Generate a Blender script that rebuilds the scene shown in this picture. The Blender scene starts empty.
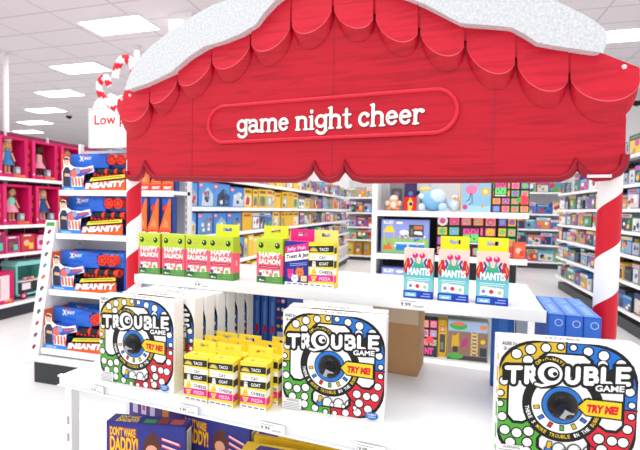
import bpy, math, random
from mathutils import Matrix, Vector
C = bpy.context.scene.collection
random.seed(7)
PI = math.pi
# ------------------------------------------------------------------ camera maths
F, EYE = 420.0, 1.5
YAW, PITCH, ROLL = math.radians(15.2), math.atan(16/420), math.radians(1.0)
CAM = Matrix.Rotation(YAW, 3, 'Z') @ Matrix.Rotation(PI/2-PITCH, 3, 'X') @ Matrix.Rotation(ROLL, 3, 'Z')
DA = math.radians(-5.1)                       # the display stand is turned a little against the aisles
DR = Matrix.Rotation(DA, 3, 'Z'); DRI = Matrix.Rotation(-DA, 3, 'Z')
def ray(x, y, disp):
    d = CAM @ Vector(((x-320)/F, -(y-225)/F, -1)); return DRI @ d if disp else d
def onz(x, y, z, disp=False):
    d = ray(x, y, disp); p = d*((z-EYE)/d.z); return Vector((p.x, p.y, z))
def ony(x, y, Y, disp=False):
    d = ray(x, y, disp); p = d*(Y/d.y); return Vector((p.x, Y, p.z+EYE))
def onx(x, y, X, disp=False):
    d = ray(x, y, disp); p = d*(X/d.x); return Vector((X, p.y, p.z+EYE))
# ------------------------------------------------------------------ materials
MATS = {}
def lin(c):
    c /= 255.0
    return c/12.92 if c <= .04045 else ((c+.055)/1.055)**2.4
def hexc(h):
    h = h.lstrip('#'); return (lin(int(h[0:2], 16)), lin(int(h[2:4], 16)), lin(int(h[4:6], 16)), 1)
def mat(h, rough=.45, metal=0, trans=0, emit=0, var=.04):
    key = (h, rough, metal, trans, emit)
    if key in MATS: return MATS[key]
    m = bpy.data.materials.new('paint_'+h.strip('#')); m.use_nodes = True
    nt = m.node_tree; b = nt.nodes['Principled BSDF']
    c = hexc(h)
    b.inputs['Roughness'].default_value = rough; b.inputs['Metallic'].default_value = metal
    b.inputs['Specular IOR Level'].default_value = .3
    if trans: b.inputs['Transmission Weight'].default_value = trans; b.inputs['IOR'].default_value = 1.25
    if emit:
        b.inputs['Emission Color'].default_value = c; b.inputs['Emission Strength'].default_value = emit
    n = nt.nodes.new('ShaderNodeTexNoise'); n.inputs['Scale'].default_value = 14; n.inputs['Detail'].default_value = 2
    tc = nt.nodes.new('ShaderNodeTexCoord'); nt.links.new(tc.outputs['Object'], n.inputs['Vector'])
    mx = nt.nodes.new('ShaderNodeMix'); mx.data_type = 'RGBA'
    mx.inputs['A'].default_value = tuple(v*(1-var) for v in c[:3])+(1,)
    mx.inputs['B'].default_value = tuple(min(1, v*(1+var)) for v in c[:3])+(1,)
    nt.links.new(n.outputs['Fac'], mx.inputs['Factor']); nt.links.new(mx.outputs['Result'], b.inputs['Base Color'])
    MATS[key] = m
    return m
def tilemat(name, base, line, bw, rh, mort, rough, mortar_smooth=.1):
    m = bpy.data.materials.new(name); m.use_nodes = True; nt = m.node_tree; b = nt.nodes['Principled BSDF']
    tc = nt.nodes.new('ShaderNodeTexCoord'); br = nt.nodes.new('ShaderNodeTexBrick')
    br.offset = 0; br.inputs['Scale'].default_value = 1
    br.inputs['Brick Width'].default_value = bw; br.inputs['Row Height'].default_value = rh
    br.inputs['Mortar Size'].default_value = mort; br.inputs['Mortar Smooth'].default_value = mortar_smooth
    br.inputs['Color1'].default_value = hexc(base); br.inputs['Color2'].default_value = hexc(base); br.inputs['Mortar'].default_value = hexc(line)
    nt.links.new(tc.outputs['Object'], br.inputs['Vector']); nt.links.new(br.outputs['Color'], b.inputs['Base Color'])
    b.inputs['Roughness'].default_value = rough; b.inputs['Specular IOR Level'].default_value = .3
    return m
def woodmat(name, c1, c2, rough=.4):
    m = bpy.data.materials.new(name); m.use_nodes = True; nt = m.node_tree; b = nt.nodes['Principled BSDF']
    tc = nt.nodes.new('ShaderNodeTexCoord'); mp = nt.nodes.new('ShaderNodeMapping'); mp.inputs['Scale'].default_value = (2.2, 2, 26)
    n = nt.nodes.new('ShaderNodeTexNoise'); n.inputs['Scale'].default_value = 2.2; n.inputs['Detail'].default_value = 6; n.inputs['Distortion'].default_value = .9
    r = nt.nodes.new('ShaderNodeValToRGB'); r.color_ramp.elements[0].position = .28; r.color_ramp.elements[0].color = hexc(c1)
    r.color_ramp.elements[1].position = .52; r.color_ramp.elements[1].color = hexc(c2)
    nt.links.new(tc.outputs['Object'], mp.inputs['Vector']); nt.links.new(mp.outputs['Vector'], n.inputs['Vector'])
    nt.links.new(n.outputs['Fac'], r.inputs['Fac']); nt.links.new(r.outputs['Color'], b.inputs['Base Color'])
    b.inputs['Roughness'].default_value = rough; b.inputs['Specular IOR Level'].default_value = .3
    return m
def snowmat():
    m = bpy.data.materials.new('snow'); m.use_nodes = True; nt = m.node_tree; b = nt.nodes['Principled BSDF']
    tc = nt.nodes.new('ShaderNodeTexCoord'); n = nt.nodes.new('ShaderNodeTexNoise'); n.inputs['Scale'].default_value = 130; n.inputs['Detail'].default_value = 4
    r = nt.nodes.new('ShaderNodeValToRGB'); r.color_ramp.elements[0].color = hexc('#c2c6cc'); r.color_ramp.elements[1].color = hexc('#dfe2e6')
    r.color_ramp.elements[0].position = .3; r.color_ramp.elements[1].position = .7
    bp = nt.nodes.new('ShaderNodeBump'); bp.inputs['Strength'].default_value = .25; bp.inputs['Distance'].default_value = .004
    nt.links.new(tc.outputs['Object'], n.inputs['Vector']); nt.links.new(n.outputs['Fac'], r.inputs['Fac']); nt.links.new(n.outputs['Fac'], bp.inputs['Height'])
    nt.links.new(r.outputs['Color'], b.inputs['Base Color']); nt.links.new(bp.outputs['Normal'], b.inputs['Normal']); b.inputs['Roughness'].default_value = .8
    return m
WHITE, OFFW, GREY, DARK, BLACK = '#f4f4f4', '#e9e9ea', '#b9bbbf', '#2b2d33', '#141416'
RED = '#d2122c'
WOOD = woodmat('red_painted_wood', '#ab0a22', '#c5122c')
WOODF = woodmat('red_painted_shingle', '#b90f28', '#d31a34')
SNOW = snowmat()
# ------------------------------------------------------------------ mesh builder
class MB:
    def __init__(s): s.v, s.f, s.m, s.mats = [], [], [], []
    def mi(s, m):
        if isinstance(m, str): m = mat(m)
        if m not in s.mats: s.mats.append(m)
        return s.mats.index(m)
    def face(s, pts, m):
        k = len(s.v); s.v += [tuple(p) for p in pts]; s.f.append(list(range(k, k+len(pts)))); s.m.append(s.mi(m))
    def grid(s, rows, m, closed=False):
        k = len(s.v); n = len(rows[0])
        for r in rows: s.v += [tuple(p) for p in r]
        i = s.mi(m)
        for a in range(len(rows)-1):
            for b in range(n if closed else n-1):
                c = (b+1) % n
                s.f.append([k+a*n+b, k+a*n+c, k+(a+1)*n+c, k+(a+1)*n+b]); s.m.append(i)
    def box(s, x0, x1, y0, y1, z0, z1, m, front=None, top=None, side=None):
        P = [(x, y, z) for z in (z0, z1) for y in (y0, y1) for x in (x0, x1)]
        k = len(s.v); s.v += P
        for q, mm in (((0, 1, 5, 4), front or m), ((2, 6, 7, 3), m), ((0, 4, 6, 2), side or m), ((1, 3, 7, 5), side or m), ((4, 5, 7, 6), top or m), ((0, 2, 3, 1), m)):
            s.f.append([k+j for j in q]); s.m.append(s.mi(mm))
        return s
    def cyl(s, p0, p1, r0, m, r1=None, n=14):
        r1 = r0 if r1 is None else r1; p0, p1 = Vector(p0), Vector(p1); d = (p1-p0).normalized()
        a = d.orthogonal().normalized(); b = d.cross(a)
        ring = lambda p, r: [p+(a*math.cos(2*PI*i/n)+b*math.sin(2*PI*i/n))*r for i in range(n)]
        A, B = ring(p0, r0), ring(p1, r1); s.grid([A, B], m, True); s.face(A[::-1], m); s.face(B, m); return s
    def ball(s, c, r, m, n=14, k=9, fn=None):
        if not isinstance(r, (tuple, list)): r = (r, r, r)
        rows = []
        for j in range(k+1):
            t = PI*j/k; w = []
            for i in range(n):
                a = 2*PI*i/n; w.append((c[0]+r[0]*math.sin(t)*math.cos(a), c[1]+r[1]*math.sin(t)*math.sin(a), c[2]-r[2]*math.cos(t)))
            rows.append(w)
        s.grid(rows, m, True); return s
    def tube(s, pts, r, m, n=8, closed=False):
        pts = [Vector(p) for p in pts]; rows = []; N = len(pts); up = Vector((0, 1, 0))
        for i, p in enumerate(pts):
            a = pts[(i-1) % N] if (closed or i) else p; b = pts[(i+1) % N] if (closed or i < N-1) else p
            d = (b-a).normalized(); u = up if abs(d.dot(up)) < .95 else Vector((1, 0, 0))
            e = d.cross(u).normalized(); g = d.cross(e)
            rr = r[i] if isinstance(r, (list, tuple)) else r
            rows.append([p+(e*math.cos(2*PI*q/n)+g*math.sin(2*PI*q/n))*rr for q in range(n)])
        if closed: rows.append(rows[0])
        s.grid(rows, m, True)
        if not closed: s.face(rows[0], m); s.face(rows[-1], m)
        return s
    def prism(s, pts, y0, y1, m, side=None):
        s.face([(x, y0, z) for x, z in pts], m); s.face([(x, y1, z) for x, z in pts][::-1], side or m)
        q = pts+[pts[0]]; s.grid([[(x, y0, z) for x, z in q], [(x, y1, z) for x, z in q]], side or m); return s
    def mesh(s, name, smooth=False):
        me = bpy.data.meshes.new(name); me.from_pydata(s.v, [], s.f)
        for m in s.mats: me.materials.append(m)
        me.polygons.foreach_set('material_index', s.m)
        if smooth:
            me.polygons.foreach_set('use_smooth', [True]*len(s.f))
            import bmesh
            b = bmesh.new(); b.from_mesh(me); bmesh.ops.remove_doubles(b, verts=b.verts, dist=1e-5); bmesh.ops.recalc_face_normals(b, faces=b.faces); b.to_mesh(me); b.free()
            me.set_sharp_from_angle(angle=math.radians(50))
        me.update(); return me
    def build(s, name, parent=None, smooth=False, loc=None, rz=0, bevel=0):
        o = bpy.data.objects.new(name, s.mesh(name, smooth)); C.objects.link(o)
        if parent: o.parent = parent
        if loc is not None: o.location = loc
        o.rotation_euler = (0, 0, rz)
        if bevel:
            b = o.modifiers.new('soft_edge', 'BEVEL'); b.width = bevel; b.segments = 2; b.limit_method = 'ANGLE'; b.angle_limit = math.radians(50)
        return o
LABELS = {}
def tag(o, label, cat, group=None):
    if label in LABELS and not group: print('DUPLICATE LABEL', label)
    LABELS[label] = 1
    assert 4 <= len(label.split()) <= 16, label
    o['label'] = label; o['category'] = cat
    if group: o['group'] = group
    return o
def thing(name, label, cat, loc, rz=0, group=None, disp=False):
    o = bpy.data.objects.new(name, None); o.empty_display_size = .05; C.objects.link(o)
    place(o, loc, rz, disp)
    return tag(o, label, cat, group)
EPS = .0007
def place(o, loc, rz=0, disp=False):
    loc = Vector(loc)
    if .1 < loc.z < 2.4: loc.z += EPS               # a hair of air under whatever rests on a shelf
    o.location = DR @ loc if disp else loc
    o.rotation_euler = (0, 0, rz+(DA if disp else 0)); return o
def solo(mb, name, label, cat, loc=(0, 0, 0), rz=0, group=None, disp=False, smooth=False, bevel=0):
    o = mb.build(name, smooth=smooth, bevel=bevel); place(o, loc, rz, disp); return tag(o, label, cat, group)
def meshobj(name, me, parent=None):
    o = bpy.data.objects.new(name, me); C.objects.link(o)
    if parent: o.parent = parent
    return o
def structure(o): o['kind'] = 'structure'; return o
def ordinal(n):
    w = ['first', 'second', 'third', 'fourth', 'fifth', 'sixth', 'seventh', 'eighth', 'ninth', 'tenth', 'eleventh', 'twelfth', 'thirteenth', 'fourteenth', 'fifteenth', 'sixteenth', 'seventeenth', 'eighteenth', 'nineteenth']
    if n <= 19: return w[n-1]
    t = ['', '', 'twenty', 'thirty', 'forty'][n//10]
    return (t[:-1]+'ieth') if n % 10 == 0 else t+'-'+w[n % 10-1]
# ------------------------------------------------------------------ flat printed art
TXT = {}
def glyphs(body, bold=0.0):
    k = (body, bold)
    if k in TXT: return TXT[k]
    cu = bpy.data.curves.new('txt', 'FONT'); cu.body = body; cu.size = 1; cu.resolution_u = 3; cu.offset = bold
    o = bpy.data.objects.new('txt', cu); C.objects.link(o)
    dg = bpy.context.evaluated_depsgraph_get(); dg.update()
    ev = o.evaluated_get(dg); me = ev.to_mesh()
    vs = [(v.co.x, v.co.y) for v in me.vertices]; fs = [list(p.vertices) for p in me.polygons]
    ev.to_mesh_clear(); bpy.data.objects.remove(o); bpy.data.curves.remove(cu)
    x0, x1 = min(v[0] for v in vs), max(v[0] for v in vs); y0, y1 = min(v[1] for v in vs), max(v[1] for v in vs)
    TXT[k] = ([((x-x0)/(x1-x0), (y-y0)/(y1-y0)) for x, y in vs], fs); return TXT[k]
LAY = .00004
class Art:
    """flat print on a plane: (u, v) run 0..1 over a face w wide and h high; layers stack outwards"""
    def __init__(s, mb, o, U, V, w, h):
        s.mb, s.o, s.U, s.V, s.w, s.h = mb, Vector(o), Vector(U).normalized(), Vector(V).normalized(), w, h
        s.N = s.U.cross(s.V); s.l = 1
    def pt(s, u, v, l=None): return s.o+s.U*(u*s.w)+s.V*(v*s.h)+s.N*(LAY*(s.l if l is None else l))
    def poly(s, pts, m): s.mb.face([s.pt(u, v) for u, v in pts], m); s.l += 1
    def many(s, polys, m):
        for p in polys: s.mb.face([s.pt(u, v) for u, v in p], m)
        s.l += 1
    def rect(s, u0, v0, u1, v1, m, tilt=0): s.poly([(u0, v0), (u1, v0+tilt), (u1, v1+tilt), (u0, v1)], m)
    def circ(s, u, v, r, m, n=16, ry=None):
        ry = r*s.w/s.h if ry is None else ry
        s.poly([(u+r*math.cos(2*PI*i/n), v+ry*math.sin(2*PI*i/n)) for i in range(n)], m)
    def circs(s, cs, r, m, n=12):
        cl = lambda q: min(.995, max(.005, q))
        s.many([[(cl(u+(rr or r)*math.cos(2*PI*i/n)), cl(v+(rr or r)*s.w/s.h*math.sin(2*PI*i/n))) for i in range(n)] for u, v, rr in cs], m)
    def text(s, body, u0, v0, u1, v1, m, bold=.0, shear=0, tilt=0, rot=None):
        vs, fs = glyphs(body, bold)
        out = []
        for x, y in vs:
            u = u0+(x+shear*(y-.5)*(v1-v0)*s.h/((u1-u0)*s.w))*(u1-u0); v = v0+y*(v1-v0)+tilt*x
            if rot:
                cu, cv, a = rot; dx, dy = (u-cu)*s.w, (v-cv)*s.h
                u, v = cu+(dx*math.cos(a)-dy*math.sin(a))/s.w, cv+(dx*math.sin(a)+dy*math.cos(a))/s.h
            out.append((u, v))
        k = len(s.mb.v); s.mb.v += [tuple(s.pt(u, v)) for u, v in out]; i = s.mb.mi(m)
        for f in fs: s.mb.f.append([k+j for j in f]); s.mb.m.append(i)
        s.l += 1
    def stroke(s, pts, wd, m, closed=False):
        """ribbon of width wd (in units of face width) along pts, round ends"""
        P = [Vector((u*s.w, v*s.h)) for u, v in pts]; r = wd*s.w/2; N = len(P); L = []; R = []
        for i, p in enumerate(P):
            a = P[(i-1) % N] if (closed or i) else None; b = P[(i+1) % N] if (closed or i < N-1) else None
            d1 = (p-a).normalized() if a is not None else (b-p).normalized()
            d2 = (b-p).normalized() if b is not None else d1
            t = d1+d2; t = t.normalized() if t.length > .05 else d1
            n = Vector((-t.y, t.x)); k = r/max(.55, n.dot(Vector((-d1.y, d1.x))))
            L.append(p+n*k); R.append(p-n*k)
        q = lambda p: s.pt(p.x/s.w, p.y/s.h)
        if closed: L.append(L[0]); R.append(R[0])
        s.mb.grid([[q(p) for p in L], [q(p) for p in R]], m)
        if not closed:
            for p, d in ((P[0], P[0]-P[1]), (P[-1], P[-1]-P[-2])):
                a0 = math.atan2(d.y, d.x)
                s.mb.face([q(p+Vector((math.cos(a0+t), math.sin(a0+t)))*r) for t in [(-PI/2+PI*i/7) for i in range(8)]], m)
        s.l += 1
def arc(cx, cy, rx, a0, a1, n=10, ry=None):
    ry = rx if ry is None else ry
    return [(cx+rx*math.cos(math.radians(a0+(a1-a0)*i/n)), cy+ry*math.sin(math.radians(a0+(a1-a0)*i/n))) for i in range(n+1)]
def front(mb, w, d, h): return Art(mb, (-w/2, -d/2, 0), (1, 0, 0), (0, 0, 1), w, h)
def topside(mb, w, d, h): return Art(mb, (-w/2, -d/2, h), (1, 0, 0), (0, 1, 0), w, d)
def rightside(mb, w, d, h): return Art(mb, (w/2, -d/2, 0), (0, 1, 0), (0, 0, 1), d, h)
# ================================================================== SETTING
def shell():
    b = MB(); b.face([(-30, -1.5, 0), (12, -1.5, 0), (12, 26, 0), (-30, 26, 0)], tilemat('floor_tile', '#f6f6f6', '#dfe0e2', .305, .305, .003, .22)); structure(b.build('floor'))
    b = MB(); b.box(-30, 12, 3.6, 26, 4.6, 4.7, tilemat('ceiling_tile', '#e6dfe3', '#c5bec2', 1.22, .61, .014, .9)); structure(b.build('ceiling'))
    b = MB(); b.box(-6.5, 12, 13.2, 13.3, 0, 4.6, '#f1f0f0'); structure(b.build('wall_back'))
    b = MB(); b.box(-30, -6.5, 25.9, 26, 0, 4.6, '#eeeeee'); structure(b.build('wall_far'))
    b = MB(); b.box(-30, -29.9, 3.6, 26, 0, 4.6, '#eeeeee'); structure(b.build('wall_left'))
    b = MB(); b.box(11.9, 12, 3.6, 13.2, 0, 4.6, '#eeeeee'); structure(b.build('wall_right'))
    b = MB(); b.box(-6.5, -6.4, 13.3, 25.9, 0, 4.6, '#eeeeee'); structure(b.build('wall_inner'))
    # column rising behind the sign
    p = ony(180, 10, 6.0); b = MB(); b.box(-.2, .2, -.2, .2, 0, 4.6, '#f2f2f2'); b.box(-.23, .23, -.23, .23, 0, .12, '#c9cacc')
    o = b.build('trim_1', loc=(p.x, 6.2, 0)); structure(o)
shell()
GL = 'fluorescent troffers in the ceiling'
def ceiling_lights():
    spots = [((119, 24), 'nearest rectangular ceiling light at upper left of the picture'), ((81, 67), 'second nearest ceiling light in the upper left row'),
             ((60, 92.5), 'third ceiling light along the row above the doll shelves'), ((46, 109.5), 'fourth ceiling light along the row above the doll shelves'),
             ((35, 121.8), 'fifth ceiling light, far off above the doll shelves'), ((28, 131), 'farthest small ceiling light just above the doll boxes')]
    pos = [(onz(x, y, 4.6), l) for (x, y), l in spots]
    q = onz(590, 31, 4.6); pos.append((Vector((q.x+.6, q.y+.25, 4.6)), 'long white ceiling light to the right of the snowy sign roof'))
    for i, (p, l) in enumerate(pos):
        t = thing('ceiling_light', l, 'ceiling light', (p.x, p.y, 4.56), 0, GL)
        w, d = .62, .29
        f = MB()
        for x0, x1, y0, y1 in ((-w, w, -d, -d+.02), (-w, w, d-.02, d), (-w, -w+.02, -d+.02, d-.02), (w-.02, w, -d+.02, d-.02)): f.box(x0, x1, y0, y1, 0, .04, OFFW)
        f.build('frame', t)
        e = MB(); e.box(-w+.02, w-.02, -d+.02, d-.02, .012, .03, mat('#ffffff', emit=LAMP)); e.build('diffuser', t)
LAMP = 7.0
ceiling_lights()
def ceiling_bits():
    for x, y, r, l in ((69, 117, .1, 'small black dome camera on the ceiling at upper left'), (636, 103, .14, 'black dome camera just past the right end of the red sign')):
        a = onz(x, y, 4.5); b = MB(); b.cyl((0, 0, .03), (0, 0, .1), r*1.15, '#dddddd', n=18); b.ball((0, 0, .03), (r, r, r), mat('#101014', .1))
        solo(b, 'security_camera', l, 'camera', a, smooth=True)
    p = onz(5.4, 52, 4.6); b = MB(); b.cyl((p.x, p.y, 0), (p.x, p.y, 4.6), .05, '#e9e1e2'); b.cyl((p.x, p.y, 4.55), (p.x, p.y, 4.6), .075, '#e9e1e2')
    solo(b, 'support_pole', 'white round pole rising to the ceiling behind the doll shelves', 'pole', smooth=True)
    p = onz(137, 46, 4.6); b = MB(); b.cyl((p.x, p.y, 0), (p.x, p.y, 4.6), .045, '#e6dfdf'); b.cyl((p.x, p.y, 4.55), (p.x, p.y, 4.6), .08, '#e6dfdf')
    solo(b, 'support_pole', 'white round pole seen behind the tall candy cane topper', 'pole', smooth=True)
ceiling_bits()
# ================================================================== DISPLAY STAND
ZL, ZU = .965, 1.26
SH = mat('#f5f5f5', .3); STRIP = mat('#eef0f2', .15)
def display_table():
    t = thing('display_table', 'white two-level shop display stand carrying the boxed games', 'display stand', (-.45, 1.2, 0), 0, None, True)
    ox, oy = .45, -1.2
    def part(mb, name, par=t, bevel=0): o = mb.build(name, par, bevel=bevel); return o
    b = MB(); b.box(-1.21+ox, .308+ox, .945+oy, 1.51+oy, ZL-.022, ZL, SH)
    d = part(b, 'lower_deck', bevel=.003)
    b = MB(); b.box(-1.212+ox, .31+ox, .938+oy, .945+oy, ZL-.033, ZL+.003, STRIP); b.box(-1.212+ox, .31+ox, .930+oy, .9378+oy, ZL-.032, ZL-.028, STRIP); b.box(-1.212+ox, .31+ox, .932+oy, .9378+oy, ZL-.004, ZL+.002, STRIP)
    part(b, 'price_channel', d, .0015)
    b = MB(); b.box(-1.21+ox, -1.2+ox, .945+oy, 1.51+oy, ZL-.032, ZL-.022, SH); b.box(.298+ox, .308+ox, .945+oy, 1.51+oy, ZL-.032, ZL-.022, SH); part(b, 'deck_rail', d)
    b = MB(); b.box(-1.115+ox, .168+ox, 1.155+oy, 1.297+oy, ZU-.028, ZU, SH); b.box(-1.115+ox, .168+ox, 1.303+oy, 1.56+oy, ZU-.028, ZU, SH); b.box(-1.11+ox, .163+ox, 1.29+oy, 1.31+oy, ZU-.026, ZU-.012, '#8f9196')
    u = part(b, 'upper_shelf', bevel=.003)
    b = MB(); b.box(-1.117+ox, .17+ox, 1.149+oy, 1.155+oy, ZU-.03, ZU+.001, STRIP); part(b, 'price_channel', u, .0015)
    for x in (-1.09, .124):
        b = MB(); b.box(x+ox, x+.03+ox, 1.37+oy, 1.42+oy, ZL, ZU-.028, '#d5d7da'); part(b, 'riser_post')
    for x in (-1.205, .275):
        for y in (.952, 1.475):
            b = MB(); b.box(x+ox, x+.028+ox, y+oy, y+.028+oy, 0, ZL-.022, '#eeeeef')
            for k in range(12): b.box(x+.010+ox, x+.018+ox, y-.0006+oy, y+oy, .2+k*.055, .225+k*.055, '#9a9ca0')
            part(b, 'leg')
    b = MB(); b.box(-1.18+ox, .275+ox, .955+oy, 1.5+oy, .58, .60, SH); part(b, 'bottom_shelf')
display_table()
TAGS = 'price tags clipped to the shelf edges'
def price_tag(x, y, z, Y, price, label, w=.062, h=.024):
    p = ony(x, y, Y, True)
    b = MB(); b.box(-w/2, w/2, -.001, 0, -h/2, h/2, '#ffffff')
    a = Art(b, (-w/2, -.001, -h/2), (1, 0, 0), (0, 0, 1), w, h)
    a.text(price, .06, .22, .42, .62, '#3a3a3e', .02)
    a.many([[(.06, .75), (.6, .75), (.6, .82), (.06, .82)], [(.5, .3), (.9, .3), (.9, .37), (.5, .37)], [(.5, .2), (.85, .2), (.85, .25), (.5, .25)]], '#8a8c90')
    solo(b, 'price_tag', label, 'price tag', (p.x, Y, z), 0, TAGS, True)
YL, YU = .9375-.0085, 1.1485
price_tag(188, 406, ZL-.0165, YL, '9.99', 'white price tag on lower shelf edge below the leftmost striped card game')
price_tag(272, 421, ZL-.0165, YL, '9.99', 'white price tag on lower shelf edge left of the middle square game box', .07)
price_tag(370, 441, ZL-.0165, YL, '19.99', 'white price tag on lower shelf edge under right corner of middle square box', .07)
price_tag(97, 388, ZL-.0165, YL, '19.99', 'white price tag near the left corner of the lower shelf edge', .05)
price_tag(202, 282, ZU-.014, YU, '9.99', 'white price tag on upper shelf edge below the salmon card games', .06, .026)
price_tag(413, 303.5, ZU-.014, YU, '9.99', 'white price tag on upper shelf edge below the leftmost pink-eyed creature game', .075, .026)
# ------------------------------------------------------------------ square board game boxes
TW, TD, TH = .273, .042, .2630
def slant(u0, u1, pts, k=.075, top=.25, hh=.118):
    """glyph points in a unit cell -> face coordinates of the rising title line"""
    out = []
    for x, y in pts:
        u = u0+x*(u1-u0); out.append((u, 1-(top-k*u)-hh+y*hh))
    return out
def trouble_art(mb):
    a = front(mb, TW, TD, TH)
    cx, cy = .49, .49
    sup = lambda t, r: r/((abs(math.cos(t))**3.1+abs(math.sin(t))**3.1)**(1/3.1))
    def clip(p): return (min(.995, max(.005, p[0])), min(.995, max(.005, p[1])))
    ringp = lambda r, a0, a1, n=14: [clip((cx+sup(t, r)*math.cos(t), cy+sup(t, r)*math.sin(t))) for t in [a0+(a1-a0)*i/n for i in range(n+1)]]
    a.poly(ringp(.522, 0, 2*PI, 60)[:-1], BLACK)
    cols = ['#1f6fd0', '#d9b62b', '#52ad35', '#dc1f35']
    for q in range(4):
        g = .008
        a0, a1 = q*PI/2, (q+1)*PI/2
        a.poly([(cx, cy)]+ringp(.498, a0, a1), cols[q]); a.l -= 1
    a.l += 1
    a.many([[(cx-.006, .0), (cx+.006, 0), (cx+.006, 1), (cx-.006, 1)], [(0, cy-.006), (1, cy-.006), (1, cy+.006), (0, cy+.006)]], BLACK)
    dots = []
    for q in range(4):
        t0 = q*90+45
        for r, t, rr in ((.525, -2, .036), (.50, -14, .036), (.495, 13, .036), (.474, -27, .032), (.47, 26, .032), (.47, -40, .022), (.47, 39, .022), (.435, -6, .036), (.43, 8, .034), (.355, 0, .036)):
            dots.append((cx+r*math.cos(math.radians(t0+t)), cy+r*math.sin(math.radians(t0+t)), rr))
    a.circs([(u, v, r+.011) for u, v, r in dots], 0, BLACK); a.circs(dots, 0, '#fdfdfd')
    lobe = [(-.125, .405), (.125, .405), (.17, .365), (.17, .30), (.10, .2), (-.10, .2), (-.17, .30), (-.17, .365)]
    for k, m in ((1.15, BLACK), (1.0, '#fdfdfd')):
        a.many([[(cx+x*k*math.cos(g)-((y-.3)*k+.3)*math.sin(g), cy+x*k*math.sin(g)+((y-.3)*k+.3)*math.cos(g)) for x, y in lobe] for g in (0, PI/2, PI, 3*PI/2)], m)
    dx, dy = .475, .482
    a.circ(dx, dy, .292, BLACK, 40); a.circ(dx, dy, .222, '#fdfdfd', 40)
    pegs = ['#d9b62b', '#1f6fd0', '#dc1f35', '#52ad35']
    for i, ang in enumerate(range(-170, 40, 27)):
        t = math.radians(ang); u, v = dx+.187*math.cos(t), dy+.187*math.sin(t)
        e, g = Vector((math.cos(t), math.sin(t))), Vector((-math.sin(t), math.cos(t)))
        for k, m in ((1.45, BLACK), (1, pegs[i % 4])):
            a.poly([(u+e.x*p*k+g.x*s*k, v+e.y*p*k+g.y*s*k) for p, s in ((-.017, -.012), (.017, -.012), (.017, .012), (-.017, .012))], m)
        a.l -= 1
    a.circ(dx, dy, .152, BLACK, 32); a.circ(dx, dy, .143, '#2a7fe0', 32); a.circ(dx, dy, .112, '#4a4440', 32)
    s = "THERE'S MORE TROUBLE IN THE BUBBLE"
    for i, ch in enumerate(s):
        if ch == ' ': continue
        t = math.radians(-172+164*i/(len(s)-1)); u, v = dx+.257*math.cos(t), dy+.257*math.sin(t)
        col = '#e8c636' if 8 <= i < 20 or i > 27 else '#ffffff'
        hw = .008 if ch in "I'" else .011
        if ch == "'": continue
        a.text(ch, u-hw/1.2, v-.015, u+hw/1.2, v+.015, col, .02, rot=(u, v, t+PI/2)); a.l -= 1
    a.l += 1
    # arched small words over the big O
    ox, oy = .378, .735
    a.poly(arc(ox, oy-.02, .165, 30, 150, 12)+arc(ox, oy-.02, .09, 150, 30, 12), BLACK)
    s = 'POP-O-MATIC'
    for i, ch in enumerate(s):
        t = math.radians(145-110*i/(len(s)-1)); u, v = ox+.135*math.cos(t), oy-.02+.135*math.sin(t); hw = .006 if ch in '-I' else .012
        hv = .004 if ch == '-' else .016
        a.text(ch, u-hw, v-hv, u+hw, v+hv, '#e8c636', .02, rot=(u, v, t-PI/2)); a.l -= 1
    a.l += 1
    # title
    L = [(.063, .163, [[(0, 1), (1, 1)], [(.5, 1), (.5, 0)]]),
         (.207, .265, [[(.05, 0), (.05, 1), (.65, 1)]+arc(.65, .74, .3, 90, -90, 8, .26)+[(.1, .48)], [(.5, .48), (1, 0)]]),
         (.503, .577, [[(0, 1), (0, .35)]+arc(.5, .35, .5, 180, 360, 10, .33)+[(1, 1)]]),
         (.634, .706, [[(0, 0), (0, 1), (.5, 1)]+arc(.55, .76, .35, 90, -90, 8, .24)+[(0, .52)], [(.55, .52)]+arc(.6, .26, .4, 90, -90, 8, .26)+[(0, 0)]]),
         (.752, .80, [[(0, 1), (0, 0), (1, 0)]]),
         (.855, .925, [[(1, 1), (0, 1), (0, 0), (1, 0)], [(0, .5), (.9, .5)]])]
    for wd, m in ((.08, BLACK), (.035, '#ffffff')):
        for u0, u1, ss in L:
            for p in ss: a.stroke(slant(u0, u1, p), wd, m)
        if wd > .06:
            a.poly(slant(.03, .96, [(0, .1), (1, .1), (1, .9), (0, .9)]), BLACK)
        else:
            a.circ(ox, oy, .108, BLACK, 32); a.stroke([(ox+.02, oy-.095), (ox-.06, oy-.108), (ox-.10, oy-.095)], .045, BLACK)
            a.circ(ox, oy, .089, '#ffffff', 32); a.circ(ox+.012, oy, .058, BLACK, 28); a.circ(ox+.02, oy+.008, .036, '#ffffff', 20); a.circ(ox+.035, oy+.0, .017, BLACK, 16)
            a.stroke([(ox+.0, oy-.085), (ox-.06, oy-.105), (ox-.10, oy-.095)], .022, '#ffffff')
    a.poly([(.69, .605), (.91, .62), (.91, .70), (.69, .685)], BLACK)
    a.text('GAME', .70, .622, .90, .672, '#ffffff', .03, tilt=.012)
    # arrow
    for k, m in ((.012, BLACK), (0, '#f1cf20')):
        a.poly([(.585-k*1.6, .485), (.64, .425-k), (.885+k, .415-k), (.885+k, .545+k), (.64, .548+k)], m)
    a.text('TRY ME!', .645, .445, .865, .515, '#d8122b', .07, shear=.12)
    # hopping pawn
    for i in range(3): a.stroke(arc(.46+.11*i, .115, .05, 10, 170, 8, .06), .009, BLACK)
    a.circs([(.505+.11*i, .105, .024) for i in range(3)], 0, BLACK, 10); a.circs([(.505+.11*i, .105, .017) for i in range(3)], 0, '#ffffff', 10)
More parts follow.
